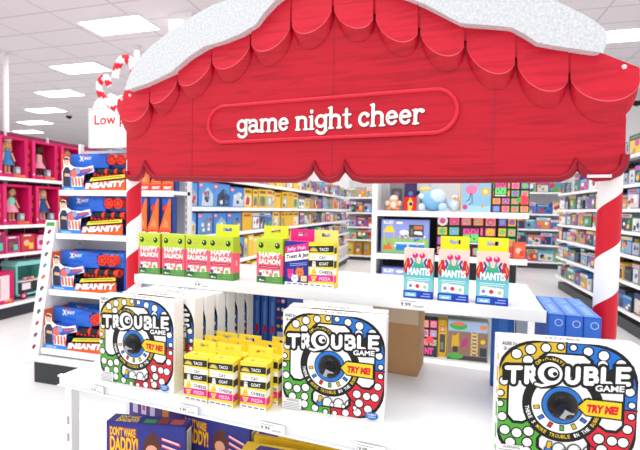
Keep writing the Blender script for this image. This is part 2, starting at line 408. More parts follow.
    a.circ(.385, .105, .034, BLACK); a.circ(.385, .105, .026, '#2a7fe0'); a.poly([(.365, .12), (.40, .115), (.415, .18), (.375, .185)], BLACK); a.poly([(.371, .124), (.396, .12), (.408, .175), (.38, .179)], '#e8b62b')
    # corner marks
    a.text('AGES 5+', .02, .945, .13, .972, BLACK, .02); a.text('2-4', .03, .905, .1, .93, BLACK, .02)
    a.rect(.01, .015, .2, .115, '#f6f6f6'); a.text('WARNING:', .05, .085, .18, .108, BLACK, .01)
    a.many([[(.02, .02+k*.016), (.185, .02+k*.016), (.185, .026+k*.016), (.02, .026+k*.016)] for k in range(4)], '#8a8a8a')
    a.circ(.885, .05, .062, '#1572c4', 24, .038); a.text('Hasbro', .845, .052, .925, .074, '#ffffff', .01, tilt=.004); a.text('GAMING', .85, .03, .92, .045, '#ffffff', .01, tilt=.004)
def trouble_meshes():
    b = MB(); b.box(-TW/2, TW/2, -TD/2, TD/2, 0, TH, '#f5f5f5'); b.mats and trouble_art(b)
    ar = topside(b, TW, TD, TH)
    ar.many([[(u, .1), (u+.12, .1), (u+.12, .9), (u, .9)] for u in (.03, .83)], '#e6e3d2'); ar.text('TROUBLE', .35, .3, .62, .72, '#55575c', .02)
    ar = rightside(b, TW, TD, TH); ar.rect(.2, .3, .35, .6, '#e9e9ea')
    al = Art(b, (-TW/2, TD/2, 0), (0, -1, 0), (0, 0, 1), TD, TH)
    al.rect(.7, .05, 1, .45, '#52ad35'); al.rect(.7, .52, 1, .86, '#d9b62b'); al.circs([(.86, .12, .2), (.86, .3, .2), (.86, .6, .2), (.86, .78, .2)], 0, '#ffffff')
    box = b.mesh('game_carton')
    dx, dz = (.475-.5)*TW, .482*TH
    b = MB()
    rows = []
    R = .107*TW
    for j in range(6):
        t = PI/2*j/5; rows.append([(dx+R*math.cos(t)*math.cos(2*PI*i/20), -TD/2-.0052-.022*math.sin(t), dz+R*math.cos(t)*math.sin(2*PI*i/20)) for i in range(20)])
    b.grid(rows, mat('#ffffff', .03, trans=1), True)
    dome = b.mesh('dice_bubble', True)
    b = MB(); rr = .0105
    b.box(-rr, rr, -rr, rr, -rr, rr, '#a9aaae'); 
    aa = Art(b, (-rr, -rr, -rr), (1, 0, 0), (0, 0, 1), 2*rr, 2*rr); aa.circ(.5, .5, .13, BLACK)
    die = b.mesh('die')
    return box, dome, die, (dx, -TD/2-.0155, dz-.007)
TM = trouble_meshes()
def trouble(label, x, y, z=ZL, rz=0, full=True, group='square board games with coloured corner rings'):
    t = thing('board_game_box', label, 'board game', (x, y, z), rz, group, True)
    meshobj('carton', TM[0], t)
    if full:
        d = meshobj('dice_bubble', TM[1], t); e = meshobj('die', TM[2], d); e.location = TM[3]; e.rotation_euler = (.5, .3, .4)
    return t
def by_corners(l, r):  # base centre and turn of a box from its front bottom corners
    c = (l+r)/2; a = math.atan2(r.y-l.y, r.x-l.x); n = Vector((-math.sin(a), math.cos(a), 0)); return c, n, a
p, n, a = by_corners(onz(99, 380, ZL, True), onz(176, 395, ZL, True)); q = p+n*TD/2
trouble('white square board game box fronting the receding row at left of the lower shelf', q.x-.005, q.y+.003, ZL, a)
for i in range(6):
    trouble('white square board game box, %s behind the front one of the left row' % ordinal(i+1), q.x+.024+.0065*i, q.y+.060+.0495*i, ZL, random.uniform(-.01, .02), False)
p, n, a = by_corners(onz(282.4, 407.7, ZL, True), onz(383.5, 422.7, ZL, True)); q = p+n*TD/2
trouble('white square board game box standing upright in the middle of the lower shelf', q.x, q.y, ZL, a)
r_ = q+n*.056; trouble('white square board game box hidden close behind the middle one', r_.x-.004, r_.y, ZL, a, False)
trouble('large white square board game box at the right front corner of the lower shelf', .184+.02*.17, 1.0045+.021, ZL, math.atan2(.045, .264))
# ------------------------------------------------------------------ small card games
def card_box(name, label, x, y, z, w, d, h, body, artfn, tab=None, rz=0, group=None, slot='#ffffff', cache={}):
    t = thing(name, label, 'card game', (x, y, z), rz, group, True)
    k = (name, w, d, h)
    if k not in cache:
        b = MB(); b.box(-w/2, w/2, -d/2, d/2, 0, h, body[0], top=body[1], side=body[2]); artfn(b, w, d, h); cache[k] = b.mesh('carton')
    meshobj('carton', cache[k], t)
    if tab:
        th = h*.27; b = MB(); y0, y1 = d/2-.002, d/2-.0008
        W = w/2*.96
        for x0, x1, z0, z1 in ((-W, W, h, h+th*.42), (-W, -W*.38, h+th*.42, h+th*.72), (W*.38, W, h+th*.42, h+th*.72), (-W, W, h+th*.72, h+th)):
            b.box(x0, x1, y0, y1, z0, z1, tab)
        b.box(-W*.12, W*.12, y0, y1, h+th*.62, h+th*.72, tab)
        b.build('hang_tab', t)
    return t
def salmon(b, w, d, h):
    a = front(b, w, d, h)
    a.rect(0, 0, 1, .17, '#5a9a4b'); a.rect(0, .17, 1, 1, '#f2637a')
    pts = [(0, 1), (0, .62)]+[(i/24, .66+.045*math.sin(i*2.6)) for i in range(25)]+[(1, 1)]
    a.poly(pts, '#b9d532'); a.rect(0, .93, 1, 1, '#c6d83f')
    a.circs([(.17, .84, None), (.80, .84, None)], .1, '#2c3a1e'); a.circs([(.14, .86, None), (.77, .86, None)], .03, '#e9f3c0')
    a.stroke([(.42, .83), (.48, .80), (.54, .83)], .02, '#e08a4a'); a.circs([(.36, .84, None), (.6, .85, None)], .03, '#f0a060')
    a.text('HAPPY', .1, .56, .92, .69, '#fff6ee', .05); a.text('SALMON', .08, .42, .92, .54, '#fff6ee', .05)
    a.rect(.1, .33, .9, .39, '#b8264f'); a.many([[(.15, .35), (.85, .35), (.85, .365), (.15, .365)]], '#e79bb0')
    for u in (.08, .32, .62): a.poly([(u, .14), (u+.28, .16), (u+.26, .30), (u+.04, .28)], '#fdf3ee')
    a.circ(.15, .19, .07, '#7a3f92'); a.circ(.42, .23, .06, '#f08a4a'); a.circ(.55, .19, .05, '#f2637a'); a.circ(.76, .19, .08, '#8fc04a'); a.poly([(.25, .2), (.33, .25), (.27, .28)], '#f0a03c')
    a.rect(.05, .02, .36, .13, '#2d5a3c'); a.poly([(.09, .04), (.15, .09), (.2, .06), (.3, .06), (.32, .04)], '#e9f3e0'); a.many([[(.6, .05), (.92, .05), (.92, .07), (.6, .07)], [(.66, .10), (.9, .10), (.9, .12), (.66, .12)]], '#7cb06c')
    r = rightside(b, w, d, h); r.rect(0, 0, 1, .17, '#4b8a40'); r.rect(0, .17, 1, .62, '#ee5f74'); r.rect(0, .62, 1, 1, '#aacb2c')
    r.text('HAPPY SALMON', .3, .35, .72, .42, '#ffe9e4', .03, rot=(.5, .385, PI/2))
def taco(b, w, d, h):
    a = front(b, w, d, h)
    rows = [(.77, '#26262a', 'TACO', '#ffffff'), (.61, '#fbfbfb', 'CAT', '#222226'), (.45, '#26262a', 'GOAT', '#ffffff'), (.29, '#fbfbfb', 'CHEESE', '#222226'), (.12, '#e8238c', 'PIZZA', '#ffd9ee')]
    for i, (v, m, s, tc) in enumerate(rows):
        tl = -.03 if i % 2 else .03
        x0 = .0 if i % 2 == 0 else .06
        a.poly([(x0, v), (.98, v+tl), (.98, v+.15+tl), (x0, v+.14)], m)
    for i, (v, m, s, tc) in enumerate(rows):
        tl = -.02 if i % 2 else .02
        u0 = .42 if i < 4 else .44; a.text(s, u0, v+.035+tl*.4, .42+.1*len(s)*.9, v+.105+tl*.4, tc, .02, tilt=tl*.6)
    a.poly(arc(.2, .8, .17, 0, 180, 10, .09), '#f0c060'); a.stroke(arc(.2, .8, .15, 10, 170, 8, .08), .03, '#7aa33c')
    a.circ(.2, .66, .1, '#f3ede6'); a.many([[(.12, .7), (.15, .75), (.18, .71)], [(.22, .71), (.26, .75), (.28, .7)]], '#f3ede6'); a.circs([(.17, .67, .014), (.24, .67, .014)], 0, BLACK)
    a.poly([(.14, .45), (.3, .45), (.28, .58), (.16, .58)], '#e7e3df'); a.circs([(.19, .54, .014), (.25, .54, .014)], 0, BLACK)
    a.poly([(.1, .28), (.34, .3), (.26, .42), (.14, .4)], '#f1cf3a'); a.circs([(.17, .34, .02), (.25, .33, .025)], 0, '#caa41c')
    a.poly([(.1, .24), (.34, .25), (.2, .07)], '#f1cf6a'); a.circs([(.18, .2, .025), (.25, .2, .022), (.2, .13, .02)], 0, '#d84a3a')
    a.rect(0, 0, 1, .085, '#fafafa'); a.many([[(.08+.23*i, .03), (.25+.23*i, .03), (.25+.23*i, .055), (.08+.23*i, .055)] for i in range(4)], '#6a6a6e')
    r = rightside(b, w, d, h)
    for v0, v1, m in ((.77, .9, '#3a3a3e'), (.61, .76, '#f5f5f5'), (.45, .6, '#3a3a3e'), (.29, .44, '#f5f5f5'), (.12, .27, '#e8238c')): r.rect(0, v0, .55, v1, m)
    t = topside(b, w, d, h); t.rect(.15, .2, .85, .7, '#f7e27a'); t.circ(.35, .45, .1, '#e8a24a'); t.many([[(.5, .35), (.8, .35), (.8, .55), (.5, .55)]], '#d9b93a')
def jelly(b, w, d, h):
    a = front(b, w, d, h)
    a.poly([(0, .72), (1, .84), (1, 1), (0, .87)], '#e52a8a'); a.poly([(0, .52), (1, .63), (1, .82), (0, .71)], '#fbfbfb')
    a.text('Jelly Fish', .08, .745, .8, .85, '#f8d7ea', .03, tilt=.07); a.text('Toast & Jam', .06, .56, .94, .68, '#26284a', .03, tilt=.09)
    a.many([[(.2, .47), (.85, .52), (.85, .535), (.2, .485)], [(.2, .43), (.85, .48), (.85, .495), (.2, .445)]], '#aab2e0')
    a.poly([(.12, .22), (.34, .22), (.36, .36), (.1, .36)], '#e52a8a'); a.circ(.22, .2, .1, '#e2498f')
    a.circ(.58, .3, .16, '#ef7d3c'); a.poly([(.44, .33), (.5, .43), (.56, .36)], '#ef7d3c'); a.poly([(.62, .36), (.7, .43), (.72, .33)], '#ef7d3c')
    a.circ(.4, .15, .14, '#dfe6ea'); a.poly([(.3, .18), (.3, .27), (.36, .22)], '#dfe6ea'); a.poly([(.44, .22), (.5, .27), (.5, .18)], '#dfe6ea')
    a.rect(.6, .08, .88, .24, '#8a4a26'); a.rect(.63, .1, .85, .225, '#f3d9ac'); a.circs([(.53, .3, .018), (.64, .3, .018), (.36, .16, .015), (.44, .16, .015), (.69, .16, .015), (.79, .16, .015)], 0, BLACK)
    a.rect(0, 0, 1, .065, '#f4f4f4'); a.many([[(.1+.22*i, .02), (.26+.22*i, .02), (.26+.22*i, .045), (.1+.22*i, .045)] for i in range(4)], '#6a6a7e')
def mantis(b, w, d, h):
    a = front(b, w, d, h)
    a.rect(0, .62, 1, 1, '#f3d3c8'); a.rect(0, .15, 1, .66, '#63c3cc'); a.rect(0, .12, 1, .4, '#7fccd4')
    a.poly([(.3, .6), (.7, .6), (.66, .74), (.57, .72), (.5, .70), (.43, .72), (.34, .74)], '#3fae8c')
    a.stroke([(.42, .7), (.38, .84)], .06, '#58b99a'); a.stroke([(.58, .7), (.62, .84)], .06, '#58b99a')
    a.circs([(.38, .87, None), (.62, .87, None)], .1, '#e2237c'); a.circs([(.36, .9, None), (.6, .9, None)], .035, '#ffd5e8')
    for s in (1, -1):
        q = lambda u: .5+s*(u-.5)
        a.circ(q(.12), .62, .12, '#d11f38', 16, .14); a.poly([(q(.08), .72), (q(.22), .74), (q(.16), .82), (q(.08), .8)], '#d11f38'); a.stroke([(q(.25), .66), (q(.3), .74), (q(.24), .8)], .06, '#27409a'); a.stroke([(q(.05), .6), (q(.1), .72)], .03, '#f0a03c')
    a.text('MANTIS', .12, .47, .9, .62, '#ffffff', .045)
    a.many([[(.1, .40), (.9, .40), (.9, .415), (.1, .415)], [(.14, .365), (.86, .365), (.86, .38), (.14, .38)]], '#d9f2f2')
    for u, tl in ((.12, .02), (.36, 0), (.6, -.02)): a.poly([(u, .17), (u+.24, .17+tl), (u+.25, .33+tl), (u+.02, .34)], '#fafafa')
    a.circ(.24, .25, .06, '#8a86b8'); a.circ(.48, .25, .07, '#d8324a'); a.circ(.73, .24, .06, '#a8d0a0')
    a.rect(0, 0, 1, .15, '#1f3fb4'); a.rect(.05, .03, .45, .115, '#7fc4e6'); a.poly([(.1, .05), (.18, .09), (.25, .07), (.36, .09), (.4, .05)], '#eaf6fb')
    a.many([[(.68, .09), (.92, .09), (.92, .11), (.68, .11)], [(.6, .04), (.92, .04), (.92, .06), (.6, .06)]], '#9ab0ee')
    r = rightside(b, w, d, h); r.rect(0, .15, 1, .66, '#4fb3bd'); r.rect(0, 0, 1, .15, '#1f3fb4')
def std(fn):
    return fn
sal = [(139, 272.5, 160, 275), (161, 275, 183, 277.5), (183.5, 277.5, 206, 279.7), (206.5, 279.7, 229, 282)]
GS, GT, GM = 'lime and coral fish card games', 'yellow striped card games', 'pink-eyed creature card games'
names = ['leftmost of the four coral fish card games on upper shelf', 'second from left of the four coral fish card games on upper shelf', 'third from left of the four coral fish card games on upper shelf', 'coral fish card game with open yellow hang tab, right end of the four']
for i, (x0, y0, x1, y1) in enumerate(sal):
    l, r = onz(x0, y0, ZU, True), onz(x1, y1, ZU, True); c = (l+r)/2; w = .0945
    card_box('fish_card_game', names[i], c.x, 1.178+.022, ZU, w, .042, .143, ('#f2637a', '#c9dc3c', '#ee5f74'), salmon, '#e3e63c' if i == 3 else None, 0, GS)
c = (onz(258, 282, ZU, True)+onz(283, 285, ZU, True))/2
card_box('fish_card_game', 'single coral fish card game standing beside the navy toast game', c.x-.004, 1.217, ZU, .0945, .042, .143, ('#f2637a', '#c9dc3c', '#ee5f74'), salmon, '#e3e63c', -.05, GS)
c = (onz(283, 284, ZU, True)+onz(308.5, 286.5, ZU, True))/2
card_box('toast_card_game', 'navy card game box with pink stripe and pink hang tab', c.x+.006, 1.222, ZU, .088, .042, .137, ('#27349a', '#e0409a', '#1e2a7c'), jelly, '#e52a8a', .0)
c = (onz(309, 285.5, ZU, True)+onz(333, 289, ZU, True))/2
YB = ('#f4dc3c', '#f1d73a', '#f2d53a')
card_box('striped_card_game', 'yellow striped card game alone on the upper shelf beside navy toast game', c.x+.004, 1.215, ZU, .083, .042, .137, YB, taco, '#f3e37e', -.02, GT)
for i, (x0, y0, x1, y1) in enumerate([(403, 297, 432.5, 300), (437, 300.5, 468.5, 303.5), (475.6, 304, 508, 306.5)]):
    c = (onz(x0, y0, ZU, True)+onz(x1, y1, ZU, True))/2
    card_box('creature_card_game', ['leftmost pink-eyed creature card game, its hang tab folded away', 'middle pink-eyed creature card game with yellow hang tab', 'rightmost pink-eyed creature card game with yellow hang tab'][i], c.x, 1.162+.021, ZU, .0785, .04, .135, ('#63c3cc', '#f0cfc4', '#4fb3bd'), mantis, None if i == 0 else '#e3ea2e', [.02, .0, -.02][i], GM)
# lower cluster of yellow striped games: three files of three
cols = [(.5*(183.4+206.7), 401.5), (.5*(208+236), 405), (.5*(241+268), 408)]
fn = ['left', 'middle', 'right']
for i, (x, y) in enumerate(cols):
    c = onz(x, y, ZL, True); Yf = [.95, .953, .968][i]
    for k in range(3):
        card_box('striped_card_game', ['yellow striped card game at the front of the %s file on the lower shelf', 'yellow striped card game second in the %s file on the lower shelf', 'yellow striped card game last in the %s file on the lower shelf'][k] % fn[i],
                 c.x+.006*k+[0, .0, .0][i]+(.007*k if i == 2 else 0), Yf+.021+.047*k, ZL, .0775, .042, .124, YB, taco, ['#f5e04a', '#f4dc3c', '#f6e254'][k], [(.0, .03, -.02), (-.01, .02, .03), (.02, -.02, .02)][i][k], GT)
# blue vertical-drop games under the upper shelf, brown carton, blue boxes on the right
def blue_game(w, d, h, side=False):
    b = MB(); b.box(-w/2, w/2, -d/2, d/2, 0, h, '#2a55b8')
    return b
def blue_spines():
    A, B = ony(238, 320, 1.365, True), ony(284, 320, 1.365, True)
    n = 6; step = (B.x-A.x)/n
    for i in range(n):
        w = step-.003; d, h = .15, .256
        if i == n-1: w = step+.012
        b = MB(); b.box(-w/2, w/2, -d/2, d/2, 0, h, '#1f48a8' if i % 2 else '#2450b2')
        a = front(b, w, d, h)
        if i < n-1:
            a.rect(.06, .03, .94, .97, '#3465c4'); a.rect(.55, .1, .8, .9, '#4d7fd6'); a.poly([(.3, .28), (.8, .32), (.75, .42), (.35, .39)], '#e02a3a')
            a.rect(.35, .42, .7, .75, '#6e93dc')
        else:
            a.rect(.03, .02, .97, .98, '#20338c'); a.circs([(.62, .9-.12*k, None) for k in range(3)], .17, '#e9e9f2'); a.circs([(.62, .54, None), (.62, .42, None)], .17, '#e3c832')
            a.circs([(.2, .78, None), (.2, .54, None)], .13, '#d82a4a'); a.circs([(.2, .66, None), (.2, .42, None)], .13, '#e3c832'); a.rect(.1, .25, .8, .34, '#c9d2ee'); a.stroke([(.1, .15), (.6, .2), (.95, .3)], .06, '#d82a4a')
        solo(b, 'blue_game_box', ('narrow blue game box under the upper shelf, %s from the left' % ordinal(i+1)) if i < n-1 else 'blue game box showing white and yellow discs, under the upper shelf', 'game box', (A.x+step*(i+.5)+(.006 if i == n-1 else 0), 1.365+d/2, ZL), 0, 'blue game boxes' , True)
blue_spines()
def right_blue():
    A = onz(546.6, 315, 1.255, True); w = .0365; d, h = .235, .288
    for i in range(3):
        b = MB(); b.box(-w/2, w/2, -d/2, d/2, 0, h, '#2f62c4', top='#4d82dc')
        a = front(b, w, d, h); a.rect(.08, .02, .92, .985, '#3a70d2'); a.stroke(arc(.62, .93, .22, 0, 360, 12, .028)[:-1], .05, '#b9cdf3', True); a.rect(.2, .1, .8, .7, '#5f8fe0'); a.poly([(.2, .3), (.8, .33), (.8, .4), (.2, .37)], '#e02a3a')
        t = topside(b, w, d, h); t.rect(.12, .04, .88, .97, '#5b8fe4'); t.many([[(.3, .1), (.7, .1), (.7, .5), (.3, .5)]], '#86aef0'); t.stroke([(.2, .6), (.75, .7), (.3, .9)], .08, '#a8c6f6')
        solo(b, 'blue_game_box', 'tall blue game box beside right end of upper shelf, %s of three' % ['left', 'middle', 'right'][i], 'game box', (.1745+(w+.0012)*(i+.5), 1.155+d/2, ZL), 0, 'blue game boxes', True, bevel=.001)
    p = onz(490, 377, ZL, True); w, d, h = .062, .05, .262
    b = MB(); b.box(-w/2, w/2, -d/2, d/2, 0, h, '#2a62b8'); a = front(b, w, d, h); a.rect(.06, .02, .94, .98, '#3272c6'); a.rect(.3, .1, .7, .8, '#4a86d6')
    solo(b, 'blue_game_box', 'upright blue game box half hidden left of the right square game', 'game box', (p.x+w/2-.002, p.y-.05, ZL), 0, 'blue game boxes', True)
right_blue()
def carton():
    l, r = ony(372, 373, 1.36, True), ony(418, 373, 1.36, True); w = r.x-l.x; d, h = .14, .215
    t = thing('cardboard_carton', 'plain brown cardboard carton behind the middle square game box', 'box', ((l.x+r.x)/2, 1.36+d/2, ZL), -.03, None, True)
    b = MB(); b.box(-w/2, w/2, -d/2, d/2, 0, h, mat('#c09468', .8, var=.12), top='#d0ad86'); b.build('carton_body', t, bevel=.002)
    b = MB(); b.box(-w/2, w/2, -d/2-.0012, -d/2-.0004, h*.78, h, '#d8bfa2'); b.box(-w/2, w/2, -d/2+.01, d/2-.01, h, h+.002, '#cfae88'); b.box(w/2+.0003, w/2+.0012, -d/2, d/2, h*.46, h*.50, '#9c734d'); b.build('carton_flap', t)
carton()
# ------------------------------------------------------------------ boxes on the bottom shelf
def daddy(label, l, rz, k):
    w, d, h = .262, .05, .215
    b = MB(); b.box(-w/2, w/2, -d/2, d/2, 0, h, '#2b2f86', top='#2b2f86', side='#23266e')
    a = front(b, w, d, h)
    a.rect(.02, .02, .98, .97, '#2f348e'); a.poly([(.1, .02), (.42, .02), (.4, .45), (.12, .5)], '#3d3f63'); a.rect(.45, .0, .95, .2, '#5d5f84')
    for s, v0, v1, u1 in (("DON'T WAKE", .8, .93, .37), ('DADDY!', .56, .79, .40)):
        a.text(s, .035, v0-.012, u1+.012, v1+.012, '#c22a22', .09, tilt=-.02); a.text(s, .045, v0, u1, v1, '#f6d33a', .03, tilt=-.02)
    # rumpled brown hair and skin tone only, no face
    a.poly([(.46, .6), (.5, .82), (.54, .78), (.56, .94), (.6, .84), (.65, .88), (.66, .76), (.7, .7), (.66, .5), (.48, .5)], '#5c2f22')
    a.circ(.575, .6, .075, '#e8a68e'); a.poly([(.48, .44), (.68, .44), (.7, .25), (.46, .25)], '#4c66b4')
    a.poly([(.68, .86), (.97, .74), (.97, .42), (.7, .56)], '#2a2f80')
    a.many([[(.70, .82-i*.1), (.94, .74-i*.1), (.94, .69-i*.1), (.70, .77-i*.1)] for i in range(3)], '#d8385e'); a.many([[(.71, .812-i*.1), (.92, .742-i*.1), (.92, .715-i*.1), (.71, .785-i*.1)] for i in range(3)], '#f6dbe2')
    t = topside(b, w, d, h); t.text("DON'T WAKE", .1, .5, .36, .85, '#f6d33a', .03); t.text('DADDY!', .1, .1, .38, .46, '#f6d33a', .05); t.rect(.45, .15, .6, .6, '#3f9a4a'); t.rect(.62, .15, .75, .9, '#8c3a30'); t.rect(.78, .2, .94, .8, '#c0524a')
    r = rightside(b, w, d, h); r.rect(.2, .45, .85, .92, '#f2f2f4'); r.many([[(.28+.07*i, .5), (.31+.07*i, .5), (.31+.07*i, .88), (.28+.07*i, .88)] for i in range(8)], '#2a2a2e')
    solo(b, 'sleeping_game_box', label, 'board game', l, rz, 'navy sleeping-father games', True, bevel=.001)
def under():
    z0 = .60; zt = z0+.215
    l = onz(104.8, 421, zt, True); r = onz(187.5, 427.5, zt, True); c, n, a = by_corners(l, r); q = c+n*.025
    daddy('navy board game box with yellow lettering at left under the lower shelf', (q.x, q.y, z0), a, 0)
    r = onz(242, 436, zt, True); l = r-Vector((math.cos(-.03), math.sin(-.03), 0))*.262; c, n, a = by_corners(l, r); q = c+n*.025
    daddy('navy board game box with yellow lettering, partly hidden behind yellow boxes', (q.x, q.y+.048, z0), a, 1)
    # purple and white box further back
    p = ony(126, 410, 1.2, True); w, d, h = .28, .06, .30
    b = MB(); b.box(-w/2, w/2, -d/2, d/2, 0, h, '#efeef2'); a = front(b, w, d, h); a.rect(.06, .1, .98, .97, '#56378c'); a.many([[(.12+.14*i, .45), (.2+.14*i, .45), (.2+.14*i, .6), (.12+.14*i, .6)] for i in range(3)], '#cfc6e2'); a.rect(.60, .38, .70, .66, '#e8963a')
    a.rect(.28, .5, .32, .56, '#c8453a')
    solo(b, 'purple_game_box', 'purple and white game box deep under the lower shelf behind navy box', 'board game', (p.x+w/2, 1.2+.03, z0), 0, None, True)
    # yellow boxes
    w, d, h = .5, .075, .20
    b = MB(); b.box(-w/2, w/2, -d/2, d/2, 0, h, '#f0c62a', top='#f3cb2c')
    t = topside(b, w, d, h); t.text('ousel', .42, .3, .72, .7, '#d8432a', .03); t.circ(.22, .5, .05, '#f6eee2'); t.circ(.22, .5, .03, '#5a3a92'); t.poly([(.02, .1), (.15, .1), (.12, .9), (.02, .9)], '#4a3488'); t.poly([(.8, .15), (.97, .15), (.97, .85), (.84, .85)], '#e89a2c'); t.rect(.0, .0, 1, .06, '#c98a1e')
    a = front(b, w, d, h); a.rect(.02, .05, .98, .92, '#f6d23a'); a.rect(.1, .2, .5, .8, '#5a3a92')
    solo(b, 'yellow_game_box', 'long yellow game box with red lettering under the middle of lower shelf', 'board game', (-.375, 1.185, z0), .09, 'yellow game boxes', True, bevel=.001)
    w, d, h = .30, .12, .195
    b = MB(); b.box(-w/2, w/2, -d/2, d/2, 0, h, '#f0c62a', top='#f2c92c')
    t = topside(b, w, d, h); t.poly([(.08, .12), (.9, .12), (.75, .9), (.15, .9)], '#4a3488'); t.circ(.3, .5, .06, '#f2f2f2'); t.circ(.42, .6, .05, '#e0452e'); t.circ(.55, .45, .06, '#3fa0d8'); t.circ(.68, .55, .05, '#f08a2c'); t.poly([(.2, .2), (.4, .2), (.35, .4)], '#f6d33a')
    a = front(b, w, d, h); a.rect(.05, .1, .95, .9, '#4a3488')
    solo(b, 'yellow_game_box', 'shorter yellow and purple game box in front under the lower shelf', 'board game', (-.47, 1.05, z0), .10, 'yellow game boxes', True, bevel=.001)
under()
# ================================================================== SIGN
SY = 1.31
def sg(x, y, Y=SY): p = ony(x, y, Y, True); return (p.x, p.z)
def sign():
    t = thing('gabled_shop_sign', 'red wooden-look gable sign with snowy scalloped roof on candy-striped poles', 'sign', (-.5, SY, 0), 0, None, True)
    ox = .5
    S = lambda x, y: (lambda q: (q[0]+ox, q[1]))(sg(x, y))
    # main panel
    bot = [(127, 130), (127, 170)]+[(127+3*(1-math.cos(t)), 172+9*math.sin(t)) for t in [PI/2*i/5 for i in range(1, 6)]]
    bot += [(137, 181.5), (142, 177), (145.5, 166), (149, 175), (155, 181)]
    bot += [(220, 182), (296, 183), (305, 180), (311, 174), (314.7, 166.5), (317, 174), (322, 181), (330, 183.5), (338, 181), (343, 174), (345, 165.5), (348, 174), (354, 181), (364, 183.5)]
    bot += [(460, 183), (560, 182), (569, 178), (574, 172), (576, 164), (579, 171), (585, 177.5), (596, 181), (609, 180), (618, 176), (623.5, 169), (625.5, 158), (626, 112)]
    roof = [(636, 93), (640, 71), (600, 55), (560, 45), (520, 36), (460, 20), (400, -5), (340, -40), (290, -10), (250, 25), (215, 45), (180, 70), (137, 90), (120, 101), (120, 115)]
    out = [S(*p) for p in bot]+[S(*p) for p in roof]
    b = MB(); b.prism(out, 0, .012, WOOD, mat('#b81a30')); b.build('sign_panel', t)
    # rounded lower rim
    b = MB(); pts = [S(x, y-3.2) for x, y in bot[2:-1]]
    b.tube([(x, -.002, z) for x, z in pts], .0105, mat('#980e25'), 8); b.build('lower_rim', t, smooth=True)
    for x, y0, y1 in ((192, 66, 180), (494, 40, 181), (333, 10, 178)):
        b = MB(); (xa, za), (xb, zb) = S(x, y0), S(x, y1); xm = (xa+xb)/2; b.box(xm-.0012, xm+.0012, -.0012, 0, zb, za, '#a9243a'); b.build('fold_line', t)
    # shingles
    cus = [(120, 101), (153.7, 98), (181, 77.4), (215, 58.6), (253.6, 40.8), (293.8, 22.5), (335, 5.8), (376, 14.9), (420, 28.7), (465.5, 41.4), (515.4, 58.3), (567.8, 74), (638, 78)]
    def top(x):
        r = sorted(roof[1:-1]);
        for (xa, ya), (xb, yb) in zip(r, r[1:]):
            if xa <= x <= xb: return ya+(yb-ya)*(x-xa)/(xb-xa)
        return r[0][1] if x < r[0][0] else r[-1][1]
    for i in range(len(cus)-1):
        (xa, ya), (xb, yb) = cus[i], cus[i+1]
        w = xb-xa; dep = w*.5 if i < 11 else 27
        if i == 0: dep = 23
        rim = [15, 12, 12, 12.5, 13, 13.5, 10.5, 12, 13.5, 14, 15, 20][i]
        N = 18
        base = []
        for k in range(N+1):
            u = .5-.5*math.cos(PI*k/N); y = ya+(yb-ya)*u+dep*math.sqrt(max(0, 1-(2*u-1)**2)); base.append((xa+w*u, y))
        g = 1.2
        base = [(min(max(x, xa+g), xb-g), y) for x, y in base]
        PR = .030
        f = [S(*p) for p in base]
        lower = [S(x, y+rim*(math.sin(PI*k/N)**.6)) for k, (x, y) in enumerate(base)]
        tp = [S(xb-g, min(yb, top(xb))-.1), S((xa+xb)/2, min((ya+yb)/2, top((xa+xb)/2))-.1), S(xa+g, min(ya, top(xa))-.1)]
        b = MB()
        ztop = max(z for _, z in tp); zmin = min(z for _, z in f)
        yy = lambda z: -.012-PR*.55*(ztop-z)/(ztop-zmin)
        face = [(x, yy(z), z) for x, z in f]
        b.face(face+[(x, yy(z), z) for x, z in tp], WOODF)
        e = [(x*1, yy(z)+.0025, z-.0025) for x, z in f]
        b.grid([face, e], mat('#ee6274')); low = [(x, -.0015, z) for x, z in lower]  # pale strip along the shingle's edge: a highlight put into its colour
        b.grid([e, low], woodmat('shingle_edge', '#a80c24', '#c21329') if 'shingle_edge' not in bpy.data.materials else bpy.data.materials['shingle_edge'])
        back = [(x, -.0005, z) for x, z in tp]
        b.face([(x, yy(z), z) for x, z in tp]+back[::-1], WOODF); b.face([(face[0]), (tp[2][0], yy(tp[2][1]), tp[2][1]), back[2], low[0]], WOODF); b.face([face[-1], (tp[0][0], yy(tp[0][1]), tp[0][1]), back[0], low[-1]], WOODF)
        b.build('roof_shingle', t)
    # upper roof boards above the shingles
    b = MB()
    up = [(x, top(x)) for x in range(122, 640, 8)]
    lo = []
    for x, _ in up:
        for (xa, ya), (xb, yb) in zip(cus, cus[1:]):
            if xa <= x <= xb: lo.append((x, max(ya+(yb-ya)*(x-xa)/(xb-xa)+1, top(x)+.5))); break
    U = [S(*p) for p in up]; Lw = [S(*p) for p in lo]
    b.grid([[(x, -.0135, z) for x, z in U], [(x, -.0135, z) for x, z in Lw]], WOODF); b.grid([[(x, -.0135, z) for x, z in U], [(x, 0, z) for x, z in U]], WOODF)
    b.build('roof_board', t)
    # snow
    low = [(137, 93), (158, 86), (180, 75.5), (195, 62), (212, 51), (230, 46), (247, 39), (262, 30), (270, 19), (280, 8), (291, -1), (318, -20), (345, -28), (372, -10), (395, -1), (425, 10.5), (445, 21), (461, 29.6), (486, 31.5), (509.5, 33.8), (522, 40), (535, 48.6), (552, 52), (568.6, 54.5), (585, 57), (598, 59)]
    upp = [(603, 46), (600, 36), (590, 28), (578, 21), (560, 12), (545, 6), (530, 2), (500, -7), (450, -20), (400, -42), (345, -72), (300, -40), (262, -4), (240, 4), (220, 11), (203, 20), (188, 30), (172, 41), (158, 52), (146, 64), (139, 77), (135, 88)]
    pts = [S(*p) for p in low+upp]
    b = MB(); b.prism(pts, -.046, .012, SNOW); b.build('snow_cap', t, bevel=.016)
    # nail heads
    b = MB()
